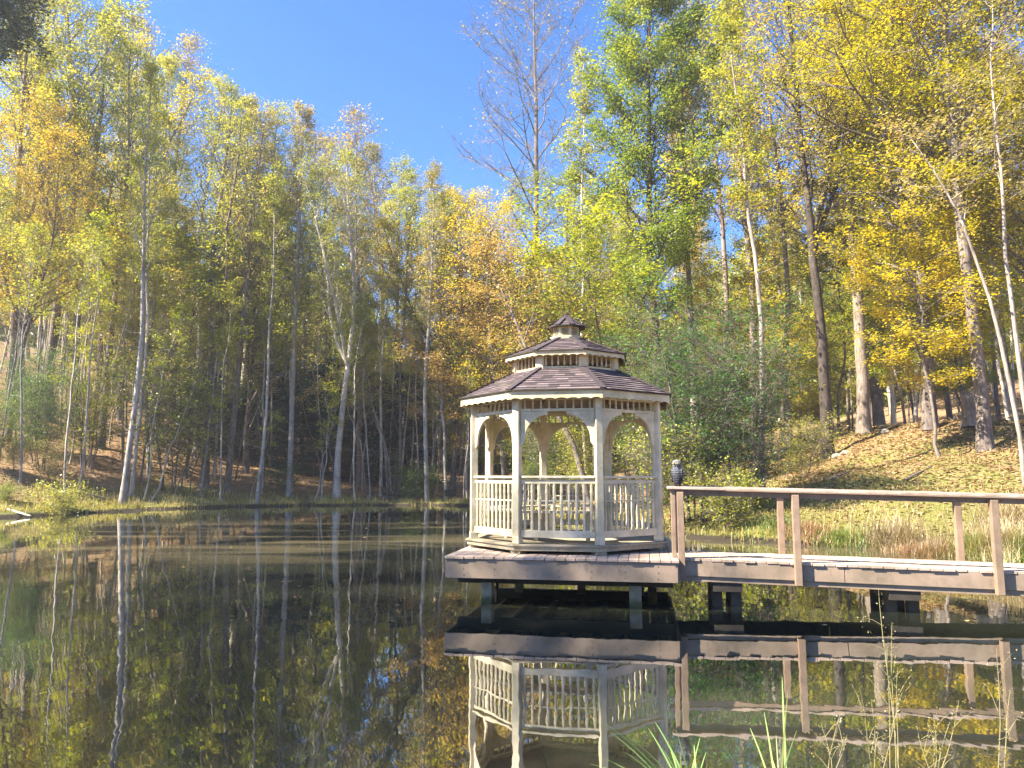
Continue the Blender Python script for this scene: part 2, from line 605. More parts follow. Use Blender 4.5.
def water_mat():
    m, nt, bs = newmat('pond_water')
    nt.nodes.remove(bs)
    out = nt.nodes['Material Output']
    rip = noise(nt, 1.0, 3, 0.5, sxyz=(1.6, 0.7, 1))
    rip2 = noise(nt, 9.0, 2, 0.5, sxyz=(1.0, 0.5, 1))
    h = mathn(nt, 'ADD', mathn(nt, 'MULTIPLY', rip.outputs[0], 1.0), mathn(nt, 'MULTIPLY', rip2.outputs[0], 0.05))
    b = nd(nt, 'ShaderNodeBump')
    b.inputs['Strength'].default_value = 0.055
    b.inputs['Distance'].default_value = 0.06
    nt.links.new(h, b.inputs['Height'])
    gl = nd(nt, 'ShaderNodeBsdfGlossy')
    gl.inputs['Roughness'].default_value = 0.015
    gl.inputs['Color'].default_value = (0.90, 0.92, 0.92, 1)
    nt.links.new(b.outputs[0], gl.inputs['Normal'])
    df = nd(nt, 'ShaderNodeBsdfDiffuse')
    # murky body with streaky paler brown patches in a mid-distance band
    streaks = noise(nt, 1.0, 4, 0.55, sxyz=(0.10, 0.34, 1), dist=1.2)
    fr = ramp(nt, [(0.44, (0, 0, 0)), (0.58, (1, 1, 1))], streaks.outputs[0])
    geo = nd(nt, 'ShaderNodeNewGeometry')
    sp = nd(nt, 'ShaderNodeSeparateXYZ')
    nt.links.new(geo.outputs['Position'], sp.inputs[0])
    band = nd(nt, 'ShaderNodeMapRange')
    band.inputs[1].default_value = 11
    band.inputs[2].default_value = 19
    nt.links.new(sp.outputs[1], band.inputs[0])
    band2 = nd(nt, 'ShaderNodeMapRange')
    band2.inputs[1].default_value = 33
    band2.inputs[2].default_value = 25
    nt.links.new(sp.outputs[1], band2.inputs[0])
    ff = mathn(nt, 'MULTIPLY', fr.outputs[0], mathn(nt, 'MULTIPLY', band.outputs[0], band2.outputs[0]))
    mk = noise(nt, 1.0, 3, 0.5, sxyz=(0.16, 0.22, 1), dist=0.6)
    murk = ramp(nt, [(0.40, (0.016, 0.020, 0.014)), (0.66, (0.042, 0.047, 0.032))], mk.outputs[0])
    col = mixc(nt, murk.outputs[0], (0.11, 0.095, 0.058), ff)
    nt.links.new(col, df.inputs[0])
    fz = nd(nt, 'ShaderNodeFresnel')
    fz.inputs['IOR'].default_value = 1.95
    nt.links.new(b.outputs[0], fz.inputs['Normal'])
    fac = mathn(nt, 'MULTIPLY', mathn(nt, 'ADD', fz.outputs[0], 0.25, True), mathn(nt, 'SUBTRACT', 1.0, mathn(nt, 'MULTIPLY', ff, 0.35)))
    mx = nd(nt, 'ShaderNodeMixShader')
    nt.links.new(fac, mx.inputs[0])
    nt.links.new(df.outputs[0], mx.inputs[1])
    nt.links.new(gl.outputs[0], mx.inputs[2])
    nt.links.new(mx.outputs[0], out.inputs[0])
    return m


wm = MB()
wm.add([(-36, 1, 0), (16, 1, 0), (16, 50, 0), (-36, 50, 0)], [(0, 1, 2, 3)])
tag(wm.build('pond_water', water_mat()), kind='structure')

# ------------------------------------------------------------------ gazebo, platform and walkway
YAW = R(-10)
GC = Vector((0.895, 12.0, 0))            # centre of the gazebo
DZ = 0.66                                # top of the platform
RP, RB, RE = 1.525, 1.625, 1.735          # posts, base, eaves


def octv(r, k, z=0.0):
    a = R(22.5 + 45 * k)
    return Vector((r * math.cos(a), r * math.sin(a), z))


def make_gazebo():
    g = empty('gazebo', (GC.x, GC.y, DZ), YAW)
    tag(g, 'cream painted octagonal gazebo with two tiered shingle roof on the pond platform', 'gazebo')
    cr, tr = M['cream'], M['cream_roof_trim']
    # base: feet, rim, floor
    for k in range(8):
        f = MB()
        p = octv(RB - 0.14, k)
        f.box((p.x, p.y, 0.022), (0.20, 0.16, 0.044), R(22.5 + 45 * k))
        f.build('foot', M['grey_wood'], g, bevel=.005)
    m = MB()
    m.v = [tuple(octv(RB, k, z)) for z in (0.045, 0.105) for k in range(8)]
    m.f = [tuple(range(7, -1, -1)), tuple(range(8, 16))] + [(k, (k + 1) % 8, (k + 1) % 8 + 8, k + 8) for k in range(8)]
    m.build('base_frame', M['grey_wood'], g, bevel=.006)
    m = MB()
    m.v = [tuple(octv(RB + .025, k, z)) for z in (0.106, 0.135) for k in range(8)]
    m.f = [tuple(range(7, -1, -1)), tuple(range(8, 16))] + [(k, (k + 1) % 8, (k + 1) % 8 + 8, k + 8) for k in range(8)]
    m.build('floor', M['grey_wood'], g, bevel=.006)
    z0 = 0.136
    zt = 2.23                                  # top of posts (above platform)
    zb = 2.035                                  # underside beam of the frieze
    for k in range(8):
        p = octv(RP, k)
        m = MB()
        a = R(22.5 + 45 * k)
        m.box((p.x, p.y, (z0 + zt) / 2), (0.105, 0.105, zt - z0), a)
        m.box((p.x, p.y, z0 + 0.05), (0.118, 0.118, 0.10), a)
        m.build('post', cr, g, bevel=.008)
    rng = random.Random(5)
    for k in range(8):
        p, q = octv(RP, k), octv(RP, k + 1)
        d = (q - p).normalized()
        n = Vector((-d.y, d.x, 0))
        a, b = p + d * .055, q - d * .055
        Lh = (b - a).length
        # frieze under the eaves
        m = MB()
        m.beam(a + Vector((0, 0, zb)), b + Vector((0, 0, zb)), .05, .04)
        m.beam(a + Vector((0, 0, zt - .02)), b + Vector((0, 0, zt - .02)), .06, .05)
        fr = m.build('frieze', cr, g, bevel=.004)
        ns = 9
        for i in range(ns):
            c = a + d * (Lh * (i + .5) / ns)
            s = MB()
            zz = [zb + .02, zb + .035, zb + .07, zb + .10, zb + .125, zt - .045]
            s.tube([c + Vector((0, 0, z)) for z in zz], [.014, .017, .011, .018, .012, .015], 6)
            s.build('spindle', cr, fr)
        # arch brackets in the upper corners
        for e, dr in ((a, d), (b, -d)):
            h, w = .42, Lh * .37
            pts = [(0, 0), (w, 0), (w, -.045)]
            for j in range(1, 9):
                t = (j / 8) * PI / 2
                pts.append((w - (w - .055) * math.sin(t), -h + (h - .045) * math.cos(t)))
            pts.append((.055, -h - .02)); pts.append((.03, -h - .06)); pts.append((0, -h - .08))
            s = MB()
            s.prism(pts, e + Vector((0, 0, zb - .021)), dr, (0, 0, 1), n, .035)
            s.build('arch_bracket', cr, g, bevel=.004)
        # railing, left out on the walkway side
        if k == 7: continue
        rp = empty_part = MB()
        zr = 1.075
        rp.beam(a + Vector((0, 0, zr)), b + Vector((0, 0, zr)), .085, .035)
        rail = rp.build('railing', cr, g, bevel=.006)
        m = MB()
        m.beam(a + Vector((0, 0, zr - .07)), b + Vector((0, 0, zr - .07)), .035, .045)
        m.beam(a + Vector((0, 0, zr - .335)), b + Vector((0, 0, zr - .335)), .012, .018)
        m.build('upper_rail', cr, rail)
        m = MB()
        m.beam(a + Vector((0, 0, .275)), b + Vector((0, 0, .275)), .045, .10)
        m.build('bottom_rail', cr, rail, bevel=.004)
        nb = 10
        for i in range(nb):
            c = a + d * (Lh * (i + .5) / nb)
            s = MB()
            zz = [.326, .40, .42, .46, .62, .82, .86, .90, zr - .09]
            rr = [.021, .021, .024, .017, .021, .016, .022, .019, .02]
            s.tube([c + Vector((0, 0, z)) for z in zz], rr, 6)
            s.build('baluster', cr, rail, smooth=False)
    # bench running round the inside
    bt = MB()
    bs_ = MB()
    for k in range(1, 6):
        p, q = octv(RP - .10, k), octv(RP - .10, k + 1)
        p2, q2 = octv(RP - .52, k), octv(RP - .52, k + 1)
        z = .56
        for f0, f1 in ((0, .3), (.34, .64), (.68, 1)):
            a, b = p.lerp(p2, f0), q.lerp(q2, f0)
            c, d_ = q.lerp(q2, f1), p.lerp(p2, f1)
            bt.add([v + Vector((0, 0, z)) for v in (a, b, c, d_)] + [v + Vector((0, 0, z + .03)) for v in (a, b, c, d_)],
                   [(3, 2, 1, 0), (4, 5, 6, 7), (0, 1, 5, 4), (1, 2, 6, 5), (2, 3, 7, 6), (3, 0, 4, 7)])
    bn = bt.build('bench_seat', cr, g)
    for k in range(1, 7):
        p2 = octv(RP - .52, k)
        m = MB()
        m.beam(p2 + Vector((0, 0, z0)), p2 + Vector((0, 0, z)), .06, .06)
        m.build('bench_leg', cr, bn)
    # roofs
    def fascia(name, r, ztop, hgt, nsc, par, ra):
        for k in range(8):
            p, q = octv(r, k), octv(r, k + 1)
            d = (q - p).normalized()
            n = Vector((-d.y, d.x, 0))
            Lf = (q - p).length
            pts = [(0, 0), (0, -hgt)]
            N = nsc * 6
            for i in range(1, N):
                x = Lf * i / N
                ph = (i / N * nsc) % 1.0
                if i / N * nsc > 0.3 and i / N * nsc < nsc - .3:
                    pts.append((x, -hgt + ra * abs(math.sin(PI * ph)) ** .7))
                else:
                    pts.append((x, -hgt))
            pts += [(Lf, -hgt), (Lf, 0)]
            m = MB()
            m.prism(pts, p + Vector((0, 0, ztop)) - n * .0, d, (0, 0, 1), n, .022)
            m.build(name, tr, par)

    def roof(name, r0, zl, r1, zh, courses, par):
        V, T = [], []
        rng = random.Random(int(r0 * 100))
        fv = []
        for c in range(courses):
            t0, t1 = c / courses, (c + 1) / courses
            ra, rb = r0 + (r1 - r0) * t0, r0 + (r1 - r0) * (t1 + .012)
            za, zb_ = zl + (zh - zl) * t0 + .013, zl + (zh - zl) * t1 + .001
            for k in range(8):
                a0, a1 = octv(ra, k, za), octv(ra, k + 1, za)
                b0, b1 = octv(rb, k, zb_), octv(rb, k + 1, zb_)
                w = (a1 - a0).length
                nt_ = max(1, int(w / .155))
                ofs = rng.random()
                cuts = [0] + sorted(min(1, max(0, (i + ofs) / nt_)) for i in range(nt_)) + [1]
                for u0, u1 in zip(cuts[:-1], cuts[1:]):
                    if u1 - u0 < .01: continue
                    j = rng.uniform(-.003, .004)
                    P = [a0.lerp(a1, u0), a0.lerp(a1, u1), b0.lerp(b1, u1), b0.lerp(b1, u0)]
                    P[0].z += j; P[1].z += j
                    tt = rng.random()
                    V += P; T.append(tt)
                    # butt edge of the course
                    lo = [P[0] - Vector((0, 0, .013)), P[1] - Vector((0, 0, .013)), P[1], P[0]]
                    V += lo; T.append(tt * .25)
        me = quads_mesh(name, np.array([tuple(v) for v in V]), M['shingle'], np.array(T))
        o = bpy.data.objects.new(name, me)
        COL.objects.link(o)
        o.parent = par
        # decking boards under the shingles, and hip caps
        m = MB()
        m.v = [tuple(octv(r0 - .01, k, zl - .008)) for k in range(8)] + [tuple(octv(r1, k, zh - .012)) for k in range(8)]
        m.f = [(k, (k + 1) % 8, (k + 1) % 8 + 8, k + 8) for k in range(8)]
        m.build('roof_boards', M['post_brown'], o)
        for k in range(8):
            m = MB()
            m.beam(octv(r0 + .004, k, zl + .014), octv(r1, k, zh + .014), .09, .014)
            m.build('hip_cap', M['shingle'], o)
        # drip edge
        m = MB()
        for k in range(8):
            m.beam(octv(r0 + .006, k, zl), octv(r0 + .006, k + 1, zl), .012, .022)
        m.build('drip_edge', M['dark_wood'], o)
        return o

    ZE = 2.305
    low = roof('lower_roof', RE + .03, ZE, 0.88, 2.735, 10, g)
    fascia('fascia', RE, ZE - .015, .115, 8, low, .018)
    # ceiling ring of rafters
    for k in range(8):
        m = MB()
        m.beam(octv(RE - .04, k, ZE - .04), octv(.85, k, 2.67), .04, .07)
        m.build('rafter', M['grey_wood'], low)
    # upper tier
    band = MB()
    for z, h in ((2.735, .05), (2.945, .03)):
        for k in range(8):
            band.beam(octv(.865, k, z), octv(.865, k + 1, z), .03, h)
    for k in range(8):
        p = octv(.865, k)
        band.beam(p + Vector((0, 0, 2.72)), p + Vector((0, 0, 2.96)), .13, .05, up=(p.x, p.y, 0))
    bd = band.build('upper_band', tr, g)
    for k in range(8):
        p, q = octv(.865, k), octv(.865, k + 1)
        for i in range(6):
            c = p.lerp(q, (i + 1) / 7)
            s = MB()
            s.tube([c + Vector((0, 0, z)) for z in (2.775, 2.82, 2.86, 2.93)], [.013, .017, .011, .014], 5)
            s.build('spindle', tr, bd)
    up = roof('upper_roof', 1.03, 2.985, 0.27, 3.30, 8, g)
    fascia('fascia', 1.01, 2.975, .070, 6, up, .018)
    # lantern
    lan = MB()
    lan.v = [tuple(octv(r, k, z)) for r, z in ((.275, 3.29), (.275, 3.345), (.225, 3.35), (.225, 3.50)) for k in range(8)]
    lan.f = [(j * 8 + k, j * 8 + (k + 1) % 8, (j + 1) * 8 + (k + 1) % 8, (j + 1) * 8 + k) for j in range(3) for k in range(8)]
    lan.f.append(tuple(range(24, 32)))
    ln = lan.build('lantern', tr, g)
    for k in range(8):
        p, q = octv(.228, k), octv(.228, k + 1)
        c = (p + q) / 2
        n = c.normalized()
        m = MB()
        for j in range(5):
            z = 3.38 + j * .022
            a, b = p.lerp(q, .2), p.lerp(q, .8)
            m.beam(a + n * .006 + Vector((0, 0, z)), b + n * .006 + Vector((0, 0, z)), .018, .006, up=(n.x, n.y, 1.4))
        m.build('louvre', M['grey_wood'], ln)
    top = roof('lantern_roof', .315, 3.505, .03, 3.70, 4, g)
    m = MB()
    m.lathe([(.03, 3.69), (.035, 3.71), (.012, 3.72), (.025, 3.74), (.001, 3.765)], (0, 0, 0), 8)
    m.build('finial', M['shingle'], g)
    return g


make_gazebo()


def make_platform():
    g = empty('timber_platform', (GC.x, GC.y, 0), YAW)
    tag(g, 'brown stained timber platform on posts in the pond, carrying the gazebo', 'platform')
    u0, u1, v0, v1 = -1.50, 1.62, -1.86, 1.75
    rng = random.Random(11)
    m = MB()
    x = u0 - .02
    while x < u1:
        w = .138
        oh = rng.uniform(.03, .055)
        dz = rng.uniform(-.0025, .0025)
        x2 = min(x + w, u1 + .02)
        m.box(((x + x2) / 2, (v0 - oh + v1) / 2, DZ - .019 + dz), (x2 - x - .007, v1 - v0 + oh, .036))
        x += w + .001
    m.build('decking', M['deck_top'], g, bevel=.004)
    for nm, a, b in (('f', (u0, v0), (u1, v0)), ('b', (u0, v1), (u1, v1)), ('l', (u0, v0 + .02), (u0, v1 - .02)), ('r', (u1, v0 + .02), (u1, v1 - .02))):
        m = MB()
        m.beam((a[0], a[1], DZ - .038 - .13), (b[0], b[1], DZ - .038 - .13), .038, .255)
        fo = m.build('fascia', M['mauve'], g, bevel=.004)
        if nm == 'f':
            m = MB()
            for nx_ in [u0 + .25 + q * (u1 - u0 - .5) / 6 for q in range(7)]:
                for nz in (.09, .17, .25):
                    m.tube([(nx_ + rng.uniform(-.01, .01), v0 - .018, DZ - nz), (nx_, v0 - .0215, DZ - nz)], [.007, .006], 6)
            nl = m.build('nail_heads', M['dark_wood'], fo)
            nl['kind'] = 'stuff'
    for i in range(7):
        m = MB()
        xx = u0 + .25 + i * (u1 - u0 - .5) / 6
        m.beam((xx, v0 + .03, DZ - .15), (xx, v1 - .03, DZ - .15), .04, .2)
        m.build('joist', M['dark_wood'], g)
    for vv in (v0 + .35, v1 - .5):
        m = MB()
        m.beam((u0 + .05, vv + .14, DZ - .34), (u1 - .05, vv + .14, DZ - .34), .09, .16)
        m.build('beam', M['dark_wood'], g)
    for uu, vv, s in ((-.98, v0 + .32, .15), (1.06, v0 + .32, .16), (-1.25, .2, .14), (1.3, .3, .14), (-1.0, v1 - .5, .14), (1.1, v1 - .5, .14), (.1, v1 - .5, .14)):
        m = MB()
        m.box((uu, vv, -.15), (s, s, .30 + .62 - .06), rng.uniform(-.1, .1))
        m.v = [(a, b, c - .0) for a, b, c in m.v]
        m.build('post', M['pile'], g, bevel=.008)
        if vv < -1:
            m = MB()
            m.box((uu, vv, .03), (s + .03, s + .03, .05), .05)
    return g


make_platform()


def make_walkway():
    g = empty('wooden_walkway', (GC.x, GC.y, 0), YAW)
    tag(g, 'long brown wooden walkway with handrails leading from the right bank to the platform', 'walkway')
    va, vb = -1.50, -.50
    us, ue = 1.645, 11.6
    zt = lambda u: DZ - .003 - (u - us) * .0225
    rng = random.Random(3)
    m = MB()
    u = us + .07
    while u < ue:
        a = rng.uniform(.02, .05)
        b = rng.uniform(.02, .05)
        z = zt(u) - .018 + rng.uniform(-.002, .002)
        m.beam((u, va - a, z), (u, vb + b, z), .136, .036)
        u += .143
    m.build('decking', M['deck_top'], g, bevel=.003)
    for v in (va, vb):
        for ua, ub in ((us, 3.75), (3.76, 7.9), (7.91, ue)):
            m = MB()
            m.beam((ua, v, zt(ua) - .038 - .10), (ub, v, zt(ub) - .038 - .10), .04, .20)
            m.build('fascia', M['mauve'], g, bevel=.004)
        m = MB()
        m.beam((us, v + .025 * (1 if v == va else -1), zt(us) - .038 - .235), (ue, v + .025 * (1 if v == va else -1), zt(ue) - .038 - .235), .04, .066)
        m.build('lower_board', M['mauve'], g)
    rail_h = .945
    for v, sgn in ((va, -1), (vb, 1)):
        vp = v + sgn * .066
        for i, u in enumerate((us + .04, 3.17, 5.56, 7.95, 10.3)):
            m = MB()
            m.box((u, vp, zt(u) + (rail_h - .30) / 2 - .03), (.089, .089, rail_h + .26 - .03))
            m.build('post', M['post_brown'], g, bevel=.006)
            if i == 0 and sgn < 0:
                m = MB()
                m.box((u - .095, vp + .02, zt(u) + rail_h / 2 - .02), (.06, .06, rail_h - .06))
                m.build('post', M['post_brown'], g, bevel=.006)
        m = MB()
        vi = v + sgn * .005
        m.beam((us - .05, vi, zt(us) + rail_h - .075), (ue, vi, zt(ue) + rail_h - .075), .038, .07)
        m.build('side_rail', M['post_brown'], g, bevel=.003)
        m = MB()
        m.beam((us - .13, vp - sgn * .02, zt(us) + rail_h - .008), (ue, vp - sgn * .02, zt(ue) + rail_h - .008), .14, .036)
        m.build('handrail', M['deck_top'], g, bevel=.004)
    # piers
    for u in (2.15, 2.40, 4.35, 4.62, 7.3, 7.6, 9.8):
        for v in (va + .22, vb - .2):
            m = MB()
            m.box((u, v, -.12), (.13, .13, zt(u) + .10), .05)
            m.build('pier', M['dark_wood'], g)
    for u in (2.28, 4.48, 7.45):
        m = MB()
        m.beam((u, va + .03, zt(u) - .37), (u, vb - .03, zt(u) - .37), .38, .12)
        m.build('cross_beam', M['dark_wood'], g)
    return g


WALK = make_walkway()


def loc2w(u, v, z):
    c, s = math.cos(YAW), math.sin(YAW)
    return Vector((GC.x + u * c - v * s, GC.y + u * s + v * c, z))


# ------------------------------------------------------------------ owl
def make_owl():
    p = loc2w(1.655, -1.545, DZ + .945 + .008)
    g = empty('owl_decoy', p, R(-25))
    tag(g, 'blue grey owl decoy perched on the end of the handrail', 'owl')
    mo, nt, bs = newmat('owl_plumage')
    n1 = noise(nt, 30, 4, 0.7, sxyz=(1, 1, 2))
    geo = nd(nt, 'ShaderNodeTexCoord')
    sp = nd(nt, 'ShaderNodeSeparateXYZ')
    nt.links.new(geo.outputs['Object'], sp.inputs[0])
    f = mathn(nt, 'ADD', mathn(nt, 'MULTIPLY', n1.outputs[0], .35), mathn(nt, 'MULTIPLY', sp.outputs[2], 2.4))
    r = ramp(nt, [(0.25, (0.015, 0.015, 0.022)), (0.5, (0.045, 0.05, 0.065)), (0.8, (0.12, 0.13, 0.165)), (1.0, (0.20, 0.21, 0.23))], f)
    nt.links.new(r.outputs[0], bs.inputs['Base Color'])
    wv = nd(nt, 'ShaderNodeTexWave', bands_direction='Z')
    wv.inputs['Scale'].default_value = 9
    wv.inputs['Distortion'].default_value = 5
    wv.inputs['Detail Scale'].default_value = 4
    nt.links.new(geo.outputs['Object'], wv.inputs['Vector'])
    cc = mixc(nt, r.outputs[0], (0.025, 0.025, 0.03), ramp(nt, [(.5, (0, 0, 0)), (.8, (.75,) * 3)], wv.outputs[0]).outputs[0])
    nt.links.new(cc, bs.inputs['Base Color'])
    bump(nt, bs, wv.outputs[0], .6, .012)
    dk, nt, bs = newmat('owl_eye')
    bs.inputs['Base Color'].default_value = (0.20, 0.13, 0.02, 1)
    bs.inputs['Roughness'].default_value = .2
    bk, nt, bs = newmat('owl_beak')
    bs.inputs['Base Color'].default_value = (0.05, 0.045, 0.04, 1)
    m = MB()
    g.scale = (.84, .84, .90)
    prof = [(.045, 0), (.06, .02), (.07, .07), (.088, .13), (.098, .19), (.092, .24), (.074, .275), (.070, .29), (.080, .315), (.082, .345), (.07, .375), (.045, .392), (.004, .398)]
    m.lathe(prof, (0, 0, 0), 20, .98, .86, off=[(0, .012 * math.sin(z * 8)) for _, z in prof])
    m.build('body', mo, g, smooth=True)
    for s in (-1, 1):
        w = MB()
        w.lathe([(.002, .04), (.02, .09), (.034, .16), (.038, .21), (.026, .26), (.003, .275)], (s * .078, .012, 0), 10, .55, 1.7)
        w.build('wing', mo, g, smooth=True)
        e = MB()
        e.lathe([(.001, -.017), (.012, -.012), (.017, 0), (.012, .012), (.001, .017)], (s * .03, -.068, .338), 12, 1, .6)
        e.build('eye', dk, g, smooth=True)
        f_ = MB()
        f_.tube([(s * .03, -.02, .012), (s * .03, -.055, .012), (s * .032, -.08, .004)], [.013, .011, .004], 6)
        f_.build('foot', bk, g, smooth=True)
    b = MB()
    b.tube([(0, -.072, .33), (0, -.09, .318), (0, -.092, .30)], [.011, .008, .001], 6)
    b.build('beak', bk, g, smooth=True)
    t = MB()
    t.prism([(-.035, 0), (.035, 0), (.04, -.09), (.0, -.10), (-.04, -.09)], (0, .055, .06), (1, 0, 0), (0, -.25, 1), (0, 1, 0), .015)
    t.build('tail', mo, g)


make_owl()

# ------------------------------------------------------------------ trees
TREE_N = [0]


def rvec(rng, s=1.0):
    return Vector((rng.gauss(0, s), rng.gauss(0, s), rng.gauss(0, s)))


def gen_tree(name, seed, H=24, r0=.2, cs=.45, spread=3.2, nprim=26, elev=(25, 55), curve=.25, nsec=6, ntw=3,
             leaves=9000, lsize=.13, lrad=.28, flat=.5, leaf_mat='olive', bark='bark_grey', path=None, fork=0, wobble=.25,
             prof='dome', leaf_lo=0.0, low_stubs=0, stems=1, crown_name='crown', trunk_name='trunk', stem_spread=.3, lump=.35, twig_r=.008):
    rng = random.Random(seed)
    nr = np.random.RandomState(seed)
    root = empty(name)
    tm = MB()
    anchors = []        # (point, weight)

    def limb(p, d, L, r, n=5, up=.2, wig=.12, sides=4, tip=.25):
        pts, rad = [Vector(p)], [r]
        d = Vector(d).normalized()
        for i in range(n):
            d = (d + Vector((0, 0, up / n)) + rvec(rng, wig / math.sqrt(n))).normalized()
            pts.append(pts[-1] + d * (L / n))
            rad.append(r * (1 - (1 - tip) * (i + 1) / n))
        tm.tube(pts, rad, sides, cap=False)
        return pts, rad

    def along(pts, t):
        x = t * (len(pts) - 1)
        i = min(int(x), len(pts) - 2)
        return pts[i].lerp(pts[i + 1], x - i), (pts[i + 1] - pts[i]).normalized()

    leaders = []
    for st in range(stems):
        if path and st == 0:
            base = [Vector(p) for p in path]
            # resample
            tp = []
            for a, b in zip(base[:-1], base[1:]):
                k = max(2, int((b - a).length / 1.2))
                tp += [a.lerp(b, i / k) for i in range(k)]
            tp.append(base[-1])
            tp = [tp[0]] + [(tp[i - 1] + tp[i] * 2 + tp[i + 1]) / 4 + rvec(rng, .02) for i in range(1, len(tp) - 1)] + [tp[-1]]
        else:
            n = 16
            az = rng.uniform(0, 2 * PI)
            off = Vector((math.cos(az), math.sin(az), 0)) * (0 if stems == 1 else rng.uniform(.05, .45))
            drift = Vector((0, 0, 0)) if stems == 1 else Vector((math.cos(az), math.sin(az), 0)) * stem_spread * rng.uniform(.3, 1.1)
            h = H * (1 if st == 0 else rng.uniform(.6, 1))
            tp = []
            w = Vector((0, 0, 0))
            v = Vector((0, 0, 0))
            for i in range(n + 1):
                t = i / n
                v = v * .7 + Vector((rng.gauss(0, 1), rng.gauss(0, 1), 0)) * wobble * .35
                if i: w = w + v * .5
                tp.append(off + w + drift * h * (t ** 1.3) + Vector((0, 0, h * t)))
        m = len(tp)
        rr = []
        for i in range(m):
            t = i / (m - 1)
            r = r0 * (1 if st == 0 else rng.uniform(.6, .9)) * ((1 - t) ** .8 * .93 + .07)
            if t < .03: r *= 1 + (1 - t / .03) * .30
            rr.append(r)
        tm.tube(tp, rr, 9 if r0 > .1 else 6, cap=False)
        leaders.append((tp, rr, cs, 1.0))
        if fork and st == 0:
            for k in range(fork):
                t = rng.uniform(cs * .75, cs * 1.15)
                p, d = along(tp, t)
                az = rng.uniform(0, 2 * PI) if k else 0.3
                dd = Vector((math.cos(az) * .55, math.sin(az) * .55, 1))
                LL = H * (1 - t) * rng.uniform(.7, .95)
                pts, rad = limb(p, dd, LL, rr[int(t * (m - 1))] * .75, 9, .5, .25, 7, .12)
                leaders.append((pts, rad, .15, .75))
    for tp, rr, c0, wgt in leaders:
        m = len(tp)
        Ht = (tp[-1] - tp[0]).length
        az = rng.uniform(0, 6.28)
        for i in range(int(nprim * wgt)):
            u = (i + rng.random()) / (nprim * wgt)
            t = c0 + (0.985 - c0) * u
            p, d = along(tp, t)
            az += 2.4 + rng.uniform(-.5, .5)
            if prof == 'dome': pl = math.sin(PI * (0.18 + .78 * u)) ** .8
            elif prof == 'cone': pl = 1.05 - .95 * u
            elif prof == 'vase': pl = .45 + .75 * u if u < .8 else 1.05 - (u - .8) * 3
            else: pl = .8
            Lb = spread * pl * rng.uniform(.65, 1.2) * wgt
            el = R(rng.uniform(*elev)) + (R(18) * u if prof != 'cone' else 0)
            dd = Vector((math.cos(az) * math.cos(el), math.sin(az) * math.cos(el), math.sin(el)))
            rb = rr[min(int(t * (m - 1)), m - 1)] * .42
            rb = max(min(rb, .022 * Lb + .006), twig_r * 1.3)
            pts, rad = limb(p, dd, Lb, rb, 5, curve, .30, 4)
            for j in range(nsec):
                s = rng.uniform(.22, 1.0)
                q, qd = along(pts, s)
                side = qd.cross(Vector((0, 0, 1)))
                if side.length < .1: side = Vector((1, 0, 0))
                side.normalize()
                sg = 1 if j % 2 else -1
                d2 = qd * .65 + side * sg * rng.uniform(.4, .95) + Vector((0, 0, rng.uniform(-.15, .45))) * (1 - flat * .6)
                L2 = Lb * (.50 - .25 * s) * rng.uniform(.6, 1.3) + .25
                p2, r2 = limb(q, d2, L2, max(rb * .4, twig_r), 3, curve * .5, .22, 3)
                anchors.append((p2[1], .5)); anchors.append((p2[2], 1)); anchors.append((p2[3], 1.2))
                for k in range(ntw):
                    q3, d3 = along(p2, rng.uniform(.3, 1))
                    d3 = d3 * .6 + rvec(rng, .55)
                    p3, r3 = limb(q3, d3, L2 * rng.uniform(.3, .55) + .1, twig_r * .75, 2, .1, .15, 3)
                    anchors.append((p3[1], 1)); anchors.append((p3[2], 1.2))
    for i in range(low_stubs):
        p, d = along(leaders[0][0], rng.uniform(.12, max(cs, .2)))
        a = rng.uniform(0, 6.28)
        pts, rad = limb(p, (math.cos(a), math.sin(a), rng.uniform(-.1, .5)), rng.uniform(.5, 2.0), .016, 4, .1, .3, 3)
        anchors += [(pts[3], .25), (pts[4], .4)]
    tr = tm.build(trunk_name, M[bark], root, smooth=True)
    kids = [tr]
    if leaves:
        P = np.array([tuple(a[0]) for a in anchors])
        W = np.array([a[1] for a in anchors])
        # whole sprays thinner or thicker than others: gaps and clumps
        W = W * (nr.rand(len(W)) > lump) * (.4 + nr.rand(len(W)) * 1.2)
        W = W / W.sum()
        ix = nr.choice(len(P), leaves, p=W)
        c = P[ix] + nr.normal(0, lrad, (leaves, 3)) * np.array([1, 1, .55])
        V = leaf_faces(nr, c, lsize, flat)
        tint = np.clip(nr.normal(.5, .28, leaves) + (nr.rand(len(P))[ix] - .5) * .5, 0, 1)
        me = quads_mesh(crown_name, V, L[leaf_mat], tint)
        cr = bpy.data.objects.new(crown_name, me)
        COL.objects.link(cr)
        cr.parent = root
        kids.append(cr)
    KIDS[root.name] = kids
    root['used'] = 0
    return root


def leaf_faces(nr, c, size, flat=.5, asp=.62):
    n = len(c)
    nz = nr.normal(0, 1, (n, 3))
    nz[:, 2] = np.abs(nz[:, 2]) + flat * 2.0
    nz /= np.linalg.norm(nz, axis=1)[:, None]
    a = nr.normal(0, 1, (n, 3))
    a -= nz * (a * nz).sum(1)[:, None]
    a /= np.linalg.norm(a, axis=1)[:, None]
    b = np.cross(nz, a)
    s = size * nr.uniform(.6, 1.35, n)[:, None]
    v0 = c - a * s * .5
    v1 = c + b * s * asp * .5 - a * s * .05
    v2 = c + a * s * .5 - nz * s * .12
    v3 = c - b * s * asp * .5 - a * s * .05
    return np.stack([v0, v1, v2, v3], 1).reshape(-1, 3)


